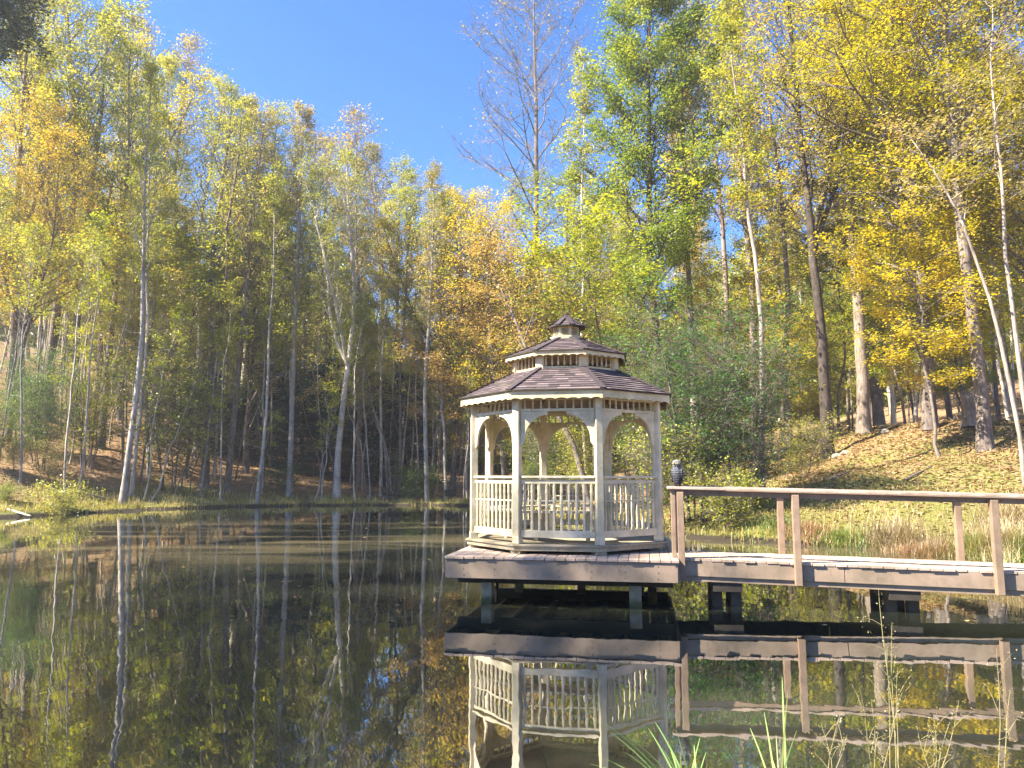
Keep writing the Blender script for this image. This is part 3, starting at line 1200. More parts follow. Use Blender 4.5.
def place(proto, loc, rz=0.0, s=1.0, tilt=(0, 0), label=None, cat='tree', group=None, crown=None, bark=None):
    mats = {}
    if crown: mats['crown'] = L[crown]; mats['foliage'] = L[crown]
    if bark: mats['trunk'] = M[bark]; mats['stems'] = M[bark]
    if proto['used'] == 0:
        r = proto
        r.location = loc
        r.rotation_euler = (tilt[0], tilt[1], rz)
        r.scale = (s, s, s) if not hasattr(s, '__len__') else s
        for ch in KIDS[r.name]:
            k = ch.name.split('.')[0]
            if k in mats:
                ch.material_slots[0].link = 'OBJECT'
                ch.material_slots[0].material = mats[k]
        PROTO_KIDS[proto.name] = KIDS[proto.name]
        proto['used'] = 1
    else:
        r = copy_thing(proto, loc, rz, s, tilt, mats)
        # a copy keeps the colours its source was given unless told otherwise
        for ch, src in zip([c for c in r.children], KIDS[proto.name]):
            k = ch.name.split('.')[0]
            if k not in mats:
                ch.material_slots[0].link = 'DATA'
    if 'used' in r and r is not proto: del r['used']
    tag(r, label, cat, group)
    return r


PROTO_KIDS = {}

# --- prototypes
T = {}
POP = dict(cs=.46, spread=3.0, nprim=30, elev=(30, 60), curve=.45, nsec=7, ntw=3, lsize=.135, lrad=.17, flat=.35, prof='dome')
T['pop1'] = gen_tree('tall_poplar', 11, H=26, r0=.23, leaves=10500, leaf_mat='olive', bark='bark_pale', low_stubs=10, **POP)
T['pop2'] = gen_tree('tall_poplar', 12, H=25, r0=.20, leaves=9500, fork=1, leaf_mat='olive', bark='bark_grey', low_stubs=8, **POP)
T['pop3'] = gen_tree('tall_poplar', 13, H=27, r0=.27, leaves=11500, fork=2, leaf_mat='lime', bark='bark_pale', low_stubs=6, wobble=.35, **POP)
T['thin1'] = gen_tree('slender_tree', 21, H=22, r0=.11, cs=.5, spread=1.7, nprim=20, elev=(35, 65), curve=.4, nsec=5, ntw=3, leaves=5000, lsize=.125,
                      lrad=.16, leaf_mat='olive', bark='bark_pale', low_stubs=12, wobble=.22)
T['thin2'] = gen_tree('slender_tree', 22, H=17, r0=.085, cs=.42, spread=1.8, nprim=18, elev=(20, 55), curve=.3, nsec=5, ntw=3, leaves=5500, lsize=.125,
                      lrad=.16, leaf_mat='lime', bark='bark_pale', low_stubs=10, wobble=.3)
T['bare1'] = gen_tree('bare_tree', 31, H=25, r0=.20, cs=.42, spread=5.0, nprim=30, elev=(30, 50), curve=.5, nsec=9, ntw=7, leaves=900, lsize=.12,
                      leaf_mat='dull', bark='twig', wobble=.2, twig_r=.013)
T['bare2'] = gen_tree('bare_tree', 32, H=23, r0=.16, cs=.42, spread=3.4, nprim=26, elev=(35, 60), curve=.5, nsec=8, ntw=6, leaves=2600, lsize=.14,
                      leaf_mat='dull', bark='twig', wobble=.3, twig_r=.011)
T['und1'] = gen_tree('understory_tree', 41, H=11, r0=.09, cs=.22, spread=3.6, nprim=26, elev=(5, 35), curve=.15, nsec=9, ntw=4, leaves=16000, lsize=.12,
                     lrad=.15, flat=.9, leaf_mat='lime', bark='bark_grey', prof='dome', wobble=.3)
T['und2'] = gen_tree('understory_tree', 42, H=9, r0=.07, cs=.28, spread=3.2, nprim=20, elev=(0, 30), curve=.1, nsec=9, ntw=4, leaves=15000, lsize=.12,
                     lrad=.14, flat=1.0, leaf_mat='yellow', bark='bark_grey', prof='vase', wobble=.45, fork=1)
T['und3'] = gen_tree('understory_tree', 43, H=13, r0=.10, cs=.3, spread=3.2, nprim=26, elev=(10, 40), curve=.2, nsec=8, ntw=4, leaves=13500, lsize=.12,
                     lrad=.16, flat=.7, leaf_mat='lime', bark='bark_pale', prof='dome', wobble=.4)
T['maple1'] = gen_tree('broad_maple', 51, H=21, r0=.22, cs=.22, spread=6.0, nprim=42, elev=(5, 40), curve=.25, nsec=10, ntw=5, leaves=50000, lsize=.12,
                       lrad=.17, flat=.8, leaf_mat='yellow', bark='bark_grey', fork=1, lump=.4)
T['maple2'] = gen_tree('broad_maple', 52, H=18, r0=.18, cs=.28, spread=4.8, nprim=36, elev=(10, 45), curve=.25, nsec=9, ntw=5, leaves=32000, lsize=.12,
                       lrad=.17, flat=.7, leaf_mat='orange', bark='bark_grey', fork=2, lump=.4)
T['dense1'] = gen_tree('leafy_green_tree', 61, H=24, r0=.24, cs=.30, spread=4.2, nprim=44, elev=(15, 50), curve=.3, nsec=10, ntw=5, leaves=60000, lsize=.14,
                       lrad=.2, flat=.45, leaf_mat='green', bark='bark_dark', lump=.35)
T['shrub1'] = gen_tree('tall_shrub', 71, H=6.2, r0=.045, cs=.25, spread=1.9, nprim=16, elev=(10, 50), curve=.0, nsec=7, ntw=4, leaves=12500, lsize=.085,
                       lrad=.16, flat=.6, leaf_mat='deep', bark='bark_grey', stems=8, stem_spread=.32, crown_name='foliage', trunk_name='stems', prof='vase', wobble=.12, lump=.3, twig_r=.006)
T['shrub2'] = gen_tree('leafy_shrub', 72, H=2.6, r0=.022, cs=.2, spread=1.1, nprim=12, elev=(10, 60), curve=.0, nsec=6, ntw=3, leaves=4200, lsize=.075,
                       lrad=.11, flat=.5, leaf_mat='lime', bark='bark_grey', stems=7, stem_spread=.4, crown_name='foliage', trunk_name='stems', prof='vase', wobble=.08, lump=.25, twig_r=.005)
T['shrub3'] = gen_tree('low_shrub', 73, H=1.1, r0=.012, cs=.15, spread=.5, nprim=8, elev=(10, 60), curve=.0, nsec=4, ntw=2, leaves=2600, lsize=.07,
                       lrad=.08, flat=.5, leaf_mat='green', bark='bark_grey', stems=7, stem_spread=.5, crown_name='foliage', trunk_name='stems', prof='vase', wobble=.05, lump=.25, twig_r=.004)
T['everg'] = gen_tree('dark_evergreen', 81, H=12, r0=.16, cs=.06, spread=2.9, nprim=60, elev=(-12, 12), curve=-.05, nsec=9, ntw=4, leaves=42000, lsize=.13,
                      lrad=.17, flat=.9, leaf_mat='conifer', bark='bark_dark', prof='cone', wobble=.1, lump=.3)
T['sap'] = gen_tree('leaning_sapling', 91, H=7.5, r0=.055, cs=.45, spread=1.1, nprim=9, elev=(10, 50), curve=.2, nsec=3, ntw=2, leaves=900, lsize=.12,
                    lrad=.2, leaf_mat='lime', bark='bark_pale', wobble=.3)

T['pole1'] = gen_tree('pole_tree', 23, H=15, r0=.075, cs=.6, spread=1.3, nprim=12, elev=(25, 60), curve=.3, nsec=4, ntw=3, leaves=1500, lsize=.14,
                      lrad=.25, leaf_mat='olive', bark='bark_pale', low_stubs=9, wobble=.35)
T['pole2'] = gen_tree('pole_tree', 24, H=12, r0=.065, cs=.5, spread=1.4, nprim=12, elev=(15, 60), curve=.3, nsec=4, ntw=3, leaves=1300, lsize=.14,
                      lrad=.25, leaf_mat='lime', bark='bark_pale', low_stubs=9, wobble=.5)
HS = {'pole1': 15, 'pole2': 12, 'pop1': 26, 'pop2': 25, 'pop3': 27, 'thin1': 22, 'thin2': 17, 'bare1': 25, 'bare2': 23, 'und1': 11, 'und2': 9, 'und3': 13, 'maple1': 21, 'maple2': 18,
      'dense1': 24, 'shrub1': 6.2, 'shrub2': 2.6, 'shrub3': 1.1, 'everg': 12, 'sap': 7.5}
TAKEN = []


def hero(kind, px, Y, ytop, label, lean=0.0, leany=0.0, crown=None, bark=None, rz=None, wide=1.0, group=None, cat='tree', fat=1.0):
    """one tree: pixel column of its foot, distance, and how high its top stands"""
    p = spot(px, Y)
    zt = at(px, ytop, Y).z
    s = (zt - p.z) / HS[kind]
    rng = random.Random(int(px * 7 + Y * 13))
    if rz is None: rz = rng.uniform(0, 6.28)
    TAKEN.append((p.x, p.y))
    r = place(T[kind], p, rz, (s * wide * fat, s * wide * fat, s), (R(leany), R(lean)), label, cat, group, crown, bark)
    # lean about the world axes, then turn about the trunk
    r.rotation_euler = (Matrix.Rotation(R(leany), 3, 'X') @ Matrix.Rotation(R(lean), 3, 'Y') @ Matrix.Rotation(rz, 3, 'Z')).to_euler()
    return r


# --- trees one can point to, left bank (foot column, distance, top row)
hero('pop1', 122, 38.5, 62, 'pale thick trunk at the water edge, leftmost of those standing on the left bank', lean=.3, crown='olive', bark='bark_pale', fat=.75)
hero('thin1', 131, 41, 95, 'slim pale tree close behind the pale trunk at the left water edge', lean=.6)
hero('pop2', 101, 48, 40, 'dark thick tree deeper in the wood left of the pale waterside trunk', bark='bark_grey', crown='olive')
hero('thin2', 144, 41, 300, 'thin pale tree leaning steeply to the right beside the waterside trunk', lean=11, crown='lime')
hero('pop3', 204, 46, 85, 'thick straight grey tree standing halfway up the left leaf slope', bark='bark_grey', crown='olive')
hero('pop2', 227, 46, 112, 'thick grey tree bending right next to the straight one on the leaf slope', lean=3, bark='bark_grey', crown='dull')
hero('thin1', 257, 43.5, 165, 'slender straight pale tree rising from the bank in front of the dark hollow', lean=1.2)
hero('pop1', 289, 47, 110, 'pale tree with slightly crooked foot in front of the dark hollow', lean=.6, crown='dull', fat=.8)
hero('pop3', 337, 46.5, 150, 'thick pale forked tree on the far bank with spreading upper limbs', lean=1.5, bark='bark_pale', crown='olive', fat=.95)
hero('bare2', 359, 58, 120, 'straight grey tree with few leaves behind the forked pale tree')
hero('thin1', 381, 51, 190, 'thin straight pole tree between the forked tree and the dark log')
hero('thin1', 400, 50, 175, 'thin pale tree directly behind the dark log on the far bank', bark='bark_grey')
hero('pop1', 427, 46.5, 170, 'pale tree at the far bank between the dark log and the black box', crown='dull', fat=.8)
hero('thin2', 433, 49, 200, 'thin grey twin just right of the pale tree by the black box', bark='bark_grey')
hero('thin2', 464, 46, 330, 'very thin white stem on the far bank just left of the gazebo', crown='lime', lean=-1, fat=.8)
hero('sap', 314, 45.8, 395, 'small grey sapling leaning at the water edge left of the forked tree', lean=8)
hero('sap', 320, 46.2, 385, 'small upright grey sapling at the water edge left of the forked tree', lean=-3)
hero('sap', 171, 42.5, 392, 'bare thin sapling leaning right over the left leaf slope', lean=17, bark='bark_grey')
hero('sap', 151, 41, 372, 'pale sapling leaning right at the foot of the left slope', lean=12)
hero('sap', 250, 45, 410, 'short thin sapling leaning right beside the slender pale tree', lean=15)
hero('thin2', 70, 42, 270, 'thin pale leaning tree among green bushes at the left', lean=9, crown='lime')
hero('pop2', 9, 46, -50, 'thick grey tree at the far left edge above the bushes', bark='bark_grey', crown='olive')
hero('pop3', 48, 51, -25, 'tall grey tree with yellow crown near the left edge', bark='bark_grey', crown='yellow')
hero('pop1', 75, 52, 12, 'tall olive crowned tree left of the dark thick tree', crown='olive', bark='bark_grey')
hero('maple2', 8, 44, 105, 'orange yellow maple whose crown fills the left edge of the wood', crown='orange', wide=.8)
hero('maple2', 246, 52, 190, 'round golden olive crown in front of the taller pale trees on the left hill', crown='olive')
hero('und1', 185, 47, 250, 'yellow green understory tree behind the two grey trunks on the leaf slope', crown='lime')
hero('und3', 150, 46, 200, 'orange tinged understory tree behind the pale waterside trunk', crown='orange')
for px, Y, yt, lb in ((208, 60, 372, 'dark evergreen behind the two grey trunks in the shaded hollow'), (262, 62, 362, 'dark evergreen behind the slender straight pale tree'),
                      (300, 60, 368, 'dark evergreen just right of the crooked pale tree in the hollow'), (325, 63, 360, 'dark evergreen behind the foot of the forked pale tree'),
                      (370, 62, 374, 'dark evergreen above the dark log in the hollow'), (236, 58, 385, 'low dark evergreen right of the bending grey trunk'), (405, 64, 372, 'dark evergreen left of the pale tree by the black box')):
    hero('everg', px, Y, yt, lb, wide=1.7)
# skyline of the left hill
SKY = [(20, 62, -60, 'pop1', 'olive'), (95, 62, -8, 'bare2', None), (120, 58, 12, 'pop2', 'yellow'), (150, 60, 30, 'pop1', 'olive'), (172, 66, 22, 'bare2', None),
       (195, 62, 52, 'pop3', 'olive'), (214, 68, 68, 'bare2', None), (236, 62, 72, 'pop1', 'dull'), (268, 64, 82, 'pop2', 'olive'), (300, 66, 112, 'bare1', None),
       (325, 70, 122, 'bare2', None), (350, 66, 140, 'pop1', 'olive'), (372, 64, 130, 'pop3', 'dull'), (395, 72, 155, 'pop2', 'olive'), (418, 76, 172, 'bare2', None),
       (440, 80, 186, 'pop1', 'dull'), (462, 82, 198, 'bare1', None)]
WORDS = ['first', 'second', 'third', 'fourth', 'fifth', 'sixth', 'seventh', 'eighth', 'ninth', 'tenth', 'eleventh', 'twelfth', 'thirteenth', 'fourteenth', 'fifteenth',
         'sixteenth', 'seventeenth']
for i, (px, Y, yt, k, cr) in enumerate(SKY):
    look = {'pop1': 'tall straight leafy tree', 'pop2': 'tall leafy tree', 'pop3': 'tall forked leafy tree', 'bare1': 'nearly bare wide tree', 'bare2': 'thinly leaved twiggy tree'}[k]
    hero(k, px, Y, yt + np.interp(px, [60, 100, 330, 400], [10, 30, 26, 6]), '%s on the left skyline, %s from the left edge' % (look, WORDS[i]), crown=cr, group='trees along the left skyline')

# --- right bank
hero('thin1', 762, 26, -30, 'tall slender pale tree standing alone on the grass behind the walkway', lean=-.8, bark='bark_mid', fat=1.1)
hero('bare1', 533, 58, -30, 'tall bare tree with spreading purple twigs against the blue sky', fat=1.0, rz=.5, bark='bark_grey')
hero('dense1', 664, 37, -45, 'tall dense green tree with dark trunk behind the gazebo shrubs', crown='green', wide=.88)
hero('thin1', 588, 40, 60, 'thin pale stem rising behind the gazebo roof', bark='bark_pale')
hero('maple2', 452, 52, 205, 'orange and green tree left of the gazebo on the far bank', crown='orange')
hero('und3', 445, 47.5, 262, 'russet leaved small tree overhanging the far bank left of the gazebo', crown='russet')
hero('und1', 487, 46, 300, 'russet and tan small tree just behind the gazebo left side', crown='russet')
hero('maple2', 505, 46, 215, 'golden yellow tree behind the left half of the gazebo roof', crown='yellow')
hero('maple1', 590, 47, 185, 'bright yellow green tree behind the gazebo roof', crown='lime')
hero('und2', 610, 33, 240, 'yellow green understory tree between gazebo roof and dense green tree', crown='lime')
hero('maple1', 930, 31, -120, 'big golden yellow maple covering the upper right', crown='yellow', rz=1.0)
hero('maple1', 1050, 30, -60, 'yellow maple at the right edge with orange tinged top', crown='yellow', rz=3.0)
hero('maple2', 880, 42, 20, 'orange topped maple behind the two thick trunks', crown='orange', wide=1.2)
hero('und2', 940, 27, 225, 'low spreading yellow green tree over the grass beside the broken stump', crown='yellow')
hero('und1', 905, 36, 260, 'bright green understory tree between the grey trunk and the broken stump', crown='lime')
hero('und2', 985, 30, 215, 'yellow understory leaves between the thick brown trunk and the birches', crown='yellow')
hero('und3', 1010, 34, 200, 'lime green small tree behind the birches at the right edge', crown='lime')
hero('und1', 840, 41, 235, 'lime green small tree between the two thick trunks', crown='lime')
hero('und2', 775, 38, 262, 'yellow small tree behind the lone slender tree', crown='yellow')
hero('bare2', 790, 42, -20, 'thinly leaved tall tree left of the ivy dark trunk')
hero('pop2', 700, 40, 20, 'tall olive tree with grey trunk right of the dense green tree', crown='olive', bark='bark_grey')
hero('bare2', 728, 48, -20, 'twiggy tall tree with sky showing through, between green tree and lone slender tree')
hero('thin1', 893, 35.5, 60, 'thin pale trunk right of the thick grey trunk', bark='bark_pale')
hero('thin1', 916, 40, 60, 'thin pale trunk leaning slightly behind the yellow understory leaves', bark='bark_pale', lean=3)
hero('pop1', 752, 47, 10, 'grey straight tree on the right hill behind the green shrub', crown='yellow', bark='bark_grey')
# low shrubs behind gazebo
hero('shrub1', 690, 24.2, 318, 'large dark green multi stemmed shrub right of the gazebo', cat='shrub', crown='deep', wide=1.15)
hero('shrub1', 742, 23.6, 352, 'dark green shrub with arching stems at the foot of the lone slender tree', cat='shrub', crown='deep')
hero('shrub1', 640, 30.5, 345, 'green shrub seen behind the right post of the gazebo', cat='shrub', crown='green')
hero('shrub1', 592, 31, 400, 'sunlit yellow green shrub seen through the right arch of the gazebo', cat='shrub', crown='lime')
hero('shrub1', 545, 34, 395, 'dull green shrub seen through the middle arch of the gazebo', cat='shrub', crown='green')
hero('shrub2', 668, 23, 440, 'small sunlit shrub behind the owl', cat='shrub', crown='olive')
hero('shrub2', 800, 27.5, 428, 'low leafy bush on the grass right of the lone slender tree', cat='bush', crown='olive', wide=1.2)
hero('shrub3', 722, 22, 480, 'small pale green bush at the water edge behind the walkway post', cat='bush', crown='olive')
# left bushes
for i, (px, Y, yt, k, cr, lb) in enumerate([
    (15, 38, 440, 'shrub2', 'green', 'mid green bush on the bank at the left edge'), (50, 39, 446, 'shrub2', 'olive', 'olive green bush on the bank left of the brown leaf patch'),
    (-14, 37, 400, 'shrub1', 'green', 'tall green shrub cut by the left edge'), (40, 40, 372, 'shrub1', 'deep', 'blue green tall shrub above the light bushes on the left'),
    (85, 42, 368, 'shrub1', 'lime', 'spreading green shrub just left of the pale waterside trunk'),    (20, 43, 352, 'shrub1', 'deep', 'tall blue green shrub highest up the slope at the left edge'), (5, 34, 488, 'shrub3', 'green', 'small bright plant low at the left edge near the water'), (60, 34, 490, 'shrub3', 'olive', 'small sunlit plant at the waterline by the dead branch'),
    (172, 44, 378, 'shrub2', 'lime', 'bright sunlit green bush between the leaning saplings'), (283, 47.5, 470, 'shrub3', 'deep', 'low grey green bush beside the crooked pale tree'),
    (412, 47.5, 474, 'shrub3', 'green', 'low green bush beside the dark log'), (418, 48, 478, 'shrub3', 'deep', 'low dark bush right of the dark log')]):
    hero(k, px, Y, yt, lb, cat='bush' if k != 'shrub1' else 'shrub', crown=cr)


# --- trees with trunks of their own shape
def own_tree(name, label, foot, pts, seed, **kw):
    """pts: (pixel column, pixel row, distance) up the trunk"""
    p = spot(*foot)
    TAKEN.append((p.x, p.y))
    path = [Vector((0, 0, 0))] + [at(a, b, c) - p for a, b, c in pts]
    r = gen_tree(name, seed, H=(path[-1]).length, path=path, **kw)
    r.location = p
    tag(r, label, 'tree')
    del r['used']
    return r


own_tree('ivy_dark_tree', 'dark ivy clad thick trunk on the right slope forking high up', (828, 33), [(822, 340, 33), (813, 260, 33), (808, 200, 33.3), (800, 130, 33.5), (790, 20, 34), (785, -60, 34)], 101,
         r0=.26, cs=.45, spread=3.4, nprim=26, elev=(20, 55), curve=.4, nsec=7, ntw=4, leaves=6500, lsize=.15, lrad=.3, leaf_mat='dull', bark='bark_dark', fork=2, low_stubs=4)
own_tree('thick_grey_tree', 'thick grey trunk with light patches right of the ivy dark one', (864, 35), [(861, 350, 35), (856, 280, 35), (850, 180, 35.3), (842, 80, 35.6), (835, -50, 36)], 102,
         r0=.30, cs=.5, spread=3.6, nprim=26, elev=(20, 55), curve=.4, nsec=7, ntw=4, leaves=7000, lsize=.15, lrad=.3, leaf_mat='yellow', bark='bark_grey', fork=1)
own_tree('maple_with_thick_trunk', 'thick light brown trunk on the right grass slope with golden crown', (985, 27), [(980, 370, 27), (968, 290, 27), (958, 200, 27.2), (950, 100, 27.4), (945, 0, 27.6), (940, -120, 28)], 103,
         r0=.24, cs=.36, spread=4.6, nprim=34, elev=(5, 40), curve=.2, nsec=9, ntw=4, leaves=30000, lsize=.13, lrad=.25, flat=.8, leaf_mat='yellow', bark='bark_grey', lump=.45)
own_tree('leaning_birch', 'slim pale birch leaning left across the golden maple', (1026, 21.5), [(1010, 380, 21.5), (990, 300, 21.5), (962, 215, 21.6), (930, 165, 21.8), (903, 128, 22)], 104,
         r0=.075, cs=.55, spread=1.6, nprim=10, elev=(10, 50), curve=.1, nsec=5, ntw=3, leaves=900, lsize=.12, lrad=.25, leaf_mat='dull', bark='bark_mid', twig_r=.007)
own_tree('crooked_birch', 'slim pale crooked birch at the right edge', (1036, 22.5), [(1018, 350, 22.5), (1004, 250, 22.5), (1001, 170, 22.6), (990, 60, 22.8), (996, -40, 23)], 105,
         r0=.085, cs=.45, spread=2.0, nprim=14, elev=(10, 50), curve=.2, nsec=6, ntw=3, leaves=1600, lsize=.12, lrad=.25, leaf_mat='dull', bark='bark_mid', twig_r=.007)
own_tree('arching_tree', 'dark crooked leaning stem arching above the gazebo roof on the left', (592, 30), [(575, 440, 30), (545, 400, 30.2), (520, 330, 30.6), (500, 285, 31), (480, 255, 31.5)], 106,
         r0=.13, cs=.35, spread=2.6, nprim=18, elev=(15, 60), curve=.5, nsec=7, ntw=4, leaves=5500, lsize=.12, lrad=.25, leaf_mat='russet', bark='bark_grey', twig_r=.008)

# --- a dark evergreen reaching in at the top left corner
T['tallev'] = gen_tree('tall_evergreen', 82, H=32, r0=.3, cs=.66, spread=3.6, nprim=60, elev=(-10, 20), curve=-.05, nsec=10, ntw=5, leaves=60000, lsize=.15,
                       lrad=.17, flat=.9, leaf_mat='conifer', bark='bark_dark', prof='dome', wobble=.1, lump=.25)
place(T['tallev'], spot(-96, 33.5), 0.3, (1, 1, 1), label='tall dark evergreen whose branch tips reach in at the top left corner')


# --- the rest of the wood, by zones
rngF = random.Random(99)


def zone(n, pxr, Yr, kinds, group, labels, mind=2.2, shore_gap=1.2, hmul=(.85, 1.1)):
    made = 0
    tries = 0
    while made < n and tries < n * 60:
        tries += 1
        Y = math.sqrt(rngF.uniform(Yr[0] ** 2, Yr[1] ** 2))
        px = rngF.uniform(*pxr)
        x = (px - 512) / FPX * Y
        if shore_dist([[x, Y]])[0] < shore_gap: continue
        if any((x - a) ** 2 + (Y - b) ** 2 < mind ** 2 for a, b in TAKEN): continue
        TAKEN.append((x, Y))
        k, crowns, barks = rngF.choice(kinds)
        s = rngF.uniform(*hmul)
        zt = at(px, np.interp(px, [-60, 100, 170, 230, 330, 400, 450, 480, 525, 570, 600], [-120, 32, 60, 105, 150, 175, 196, 205, 215, 165, -60]), Y).z
        s = min(s, (zt - gz(x, Y)) / HS[k] * rngF.uniform(.8, 1.0))
        cr = rngF.choice(crowns)
        bk = rngF.choice(barks)
        lab = labels.get(k, labels.get('*'))
        place(T[k], Vector((x, Y, gz(x, Y) - .1)), rngF.uniform(0, 6.28), (s * rngF.uniform(.85, 1.1), s * rngF.uniform(.85, 1.1), s),
              (R(rngF.gauss(0, 1.6)), R(rngF.gauss(0, 1.6))), lab, 'tree', group + (' ' + k if 0 else ''), cr, bk)
        made += 1


PB = ['bark_pale', 'bark_grey', 'bark_pale']
LB = ['lime', 'olive', 'yellow', 'olive']
labL = {'*': 'one of the many tall thin trunked trees deep in the left wood', 'und1': 'one of the yellow green understory trees filling the left wood',
        'und3': 'one of the yellow green understory trees filling the left wood', 'und2': 'one of the yellow green understory trees filling the left wood',
        'everg': 'one of the dark evergreens in the shaded hollow of the left wood'}
zone(95, (-40, 470), (37, 62), [('pole1', ['lime', 'olive'], ['bark_pale']), ('pole2', ['lime', 'dull'], ['bark_pale', 'bark_grey'])], 'thin pole trees of the left wood',
     {'*': 'one of the thin pale pole like trees crowding the left wood'}, mind=1.3, shore_gap=1.2)
zone(32, (-60, 470), (42, 80), [('thin1', LB, PB), ('thin2', ['lime', 'olive', 'yellow'], PB), ('pop1', LB, PB), ('pop2', LB, PB), ('thin1', LB, PB)], 'trees deep in the left wood', labL, mind=2.0, shore_gap=2)
zone(22, (-60, 470), (47, 84), [('und1', LB, PB), ('und3', LB, PB), ('und2', ['lime', 'yellow', 'orange'], PB)], 'understory trees of the left wood', labL, mind=2.6, shore_gap=4, hmul=(.9, 1.25))
zone(10, (190, 430), (58, 84), [('everg', ['conifer'], ['bark_dark'])], 'dark evergreens in the hollow of the left wood', labL, mind=3.2, shore_gap=10, hmul=(.55, .85))
labR = {'*': 'one of the tall trees far up the right hill wood', 'und1': 'one of the sunny understory trees on the right hill', 'und2': 'one of the sunny understory trees on the right hill',
        'und3': 'one of the sunny understory trees on the right hill'}
RBK = ['bark_pale', 'bark_grey', 'bark_grey']
RC = ['lime', 'yellow', 'olive', 'yellow', 'orange']
zone(56, (490, 1110), (37, 85), [('thin1', RC, RBK), ('thin2', RC, RBK), ('pop1', RC, RBK), ('pop2', RC, RBK), ('bare2', ['dull'], RBK)], 'tall trees of the right hill wood', labR, mind=2.2, shore_gap=14)
zone(52, (490, 1110), (37, 80), [('und1', RC, RBK), ('und3', RC, RBK), ('und2', RC, RBK)], 'understory trees of the right hill', labR, mind=2.6, shore_gap=15, hmul=(.8, 1.15))
zone(14, (470, 1060), (46, 90), [('maple2', RC, RBK), ('maple1', RC, RBK), ('dense1', ['lime', 'olive'], RBK)], 'broad crowned trees of the right hill wood', {'*': 'one of the broad crowned trees behind the first row on the right hill'}, mind=4, shore_gap=15)

# trees standing on the left bank beside the pond; their shade falls across the water
SIDE = [(-22, 3.5), (-25, -1), (-28, 4.5), (-31, 0.5), (-34, 6.5), (-36, 1), (-25.6, 2.6), (-22.5, 0.4)]
for i, (x, y) in enumerate(SIDE):
    k = ['pop3', 'maple1', 'pop1', 'dense1'][i % 4]
    place(T[k], Vector((x, y, gz(x, y) - .1)), i * 1.3, rngF.uniform(.9, 1.1), (0, 0), 'one of the tall leafy trees standing on the left bank beside the pond', 'tree',
          'trees on the left bank beside the pond', ['olive', 'lime', 'yellow'][i % 3], 'bark_grey')

for k, r in T.items():
    if r['used'] == 0:
        for c in list(r.children): bpy.data.objects.remove(c)
        bpy.data.objects.remove(r)
    else:
        del r['used']


# ------------------------------------------------------------------ far-off woodland beyond the trees one can tell apart
def far_wood():
    nr = np.random.RandomState(5)
    n = 300000
    ang = nr.uniform(-42, 42, n)
    Y = nr.uniform(82, 112, n)
    x = np.tan(np.radians(ang)) * Y
    base = terrain(np.stack([x, Y], 1))
    top = 17 + 4 * np.sin(x * .21 + 1) + 3 * np.sin(x * .53 + Y * .2) + 2 * np.sin(x * 1.3)
    top = np.where((ang > -7) & (ang < 1), top * .95, top)
    z = base + top * nr.uniform(0, 1, n) ** 1.2
    c = np.stack([x, Y, z], 1)
    V = leaf_faces(nr, c, .62, .1)
    tint = np.clip(.5 + .25 * np.sin(x * .35) + .25 * np.sin(x * .11 + Y * .3) + nr.normal(0, .2, n), 0, 1)
    me = quads_mesh('far_woodland', V, L['olive'], tint)
    o = bpy.data.objects.new('far_woodland', me)
    COL.objects.link(o)
    tag(o, 'far olive woodland closing the valley behind the nearer trees', 'woodland', kind='stuff')


far_wood()


# ------------------------------------------------------------------ grass, weeds, litter
def blades_mesh(name, pts, hts, mat, nr, width=.012, bend=.35, seg=3):
    n = len(pts)
    az = nr.uniform(0, 2 * PI, n)
    d = np.stack([np.cos(az), np.sin(az), np.zeros(n)], 1)
    w = np.stack([-np.sin(az), np.cos(az), np.zeros(n)], 1) * (width * nr.uniform(.6, 1.3, n))[:, None]
    bnd = nr.uniform(.1, 1, n) * bend
    V = []
    for i in range(seg):
        t0, t1 = i / seg, (i + 1) / seg
        f = lambda t: pts + d * (bnd * hts * t * t)[:, None] + np.stack([np.zeros(n), np.zeros(n), hts * t * (1 - .25 * bnd * t)], 1)
        w0, w1 = w * (1 - t0 * .85), w * (1 - t1 * .95)
        V.append(np.stack([f(t0) - w0, f(t0) + w0, f(t1) + w1, f(t1) - w1], 1))
    V = np.concatenate(V).reshape(-1, 3)
    tint = np.tile(np.clip(nr.normal(.5, .28, n), 0, 1), seg)
    return quads_mesh(name, V, mat, tint)


def stuff(name, me, label, cat):
    o = bpy.data.objects.new(name, me)
    COL.objects.link(o)
    return tag(o, label, cat, kind='stuff')


def scatter(nr, n, xr, yr, dr, fn=None):
    P = np.stack([nr.uniform(*xr, n), nr.uniform(*yr, n)], 1)
    d = shore_dist(P)
    k = (d > dr[0]) & (d < dr[1])
    P, d = P[k], d[k]
    if fn is not None:
        k = fn(P, d, nr)
        P, d = P[k], d[k]
    return np.column_stack([P, terrain(P)]), d


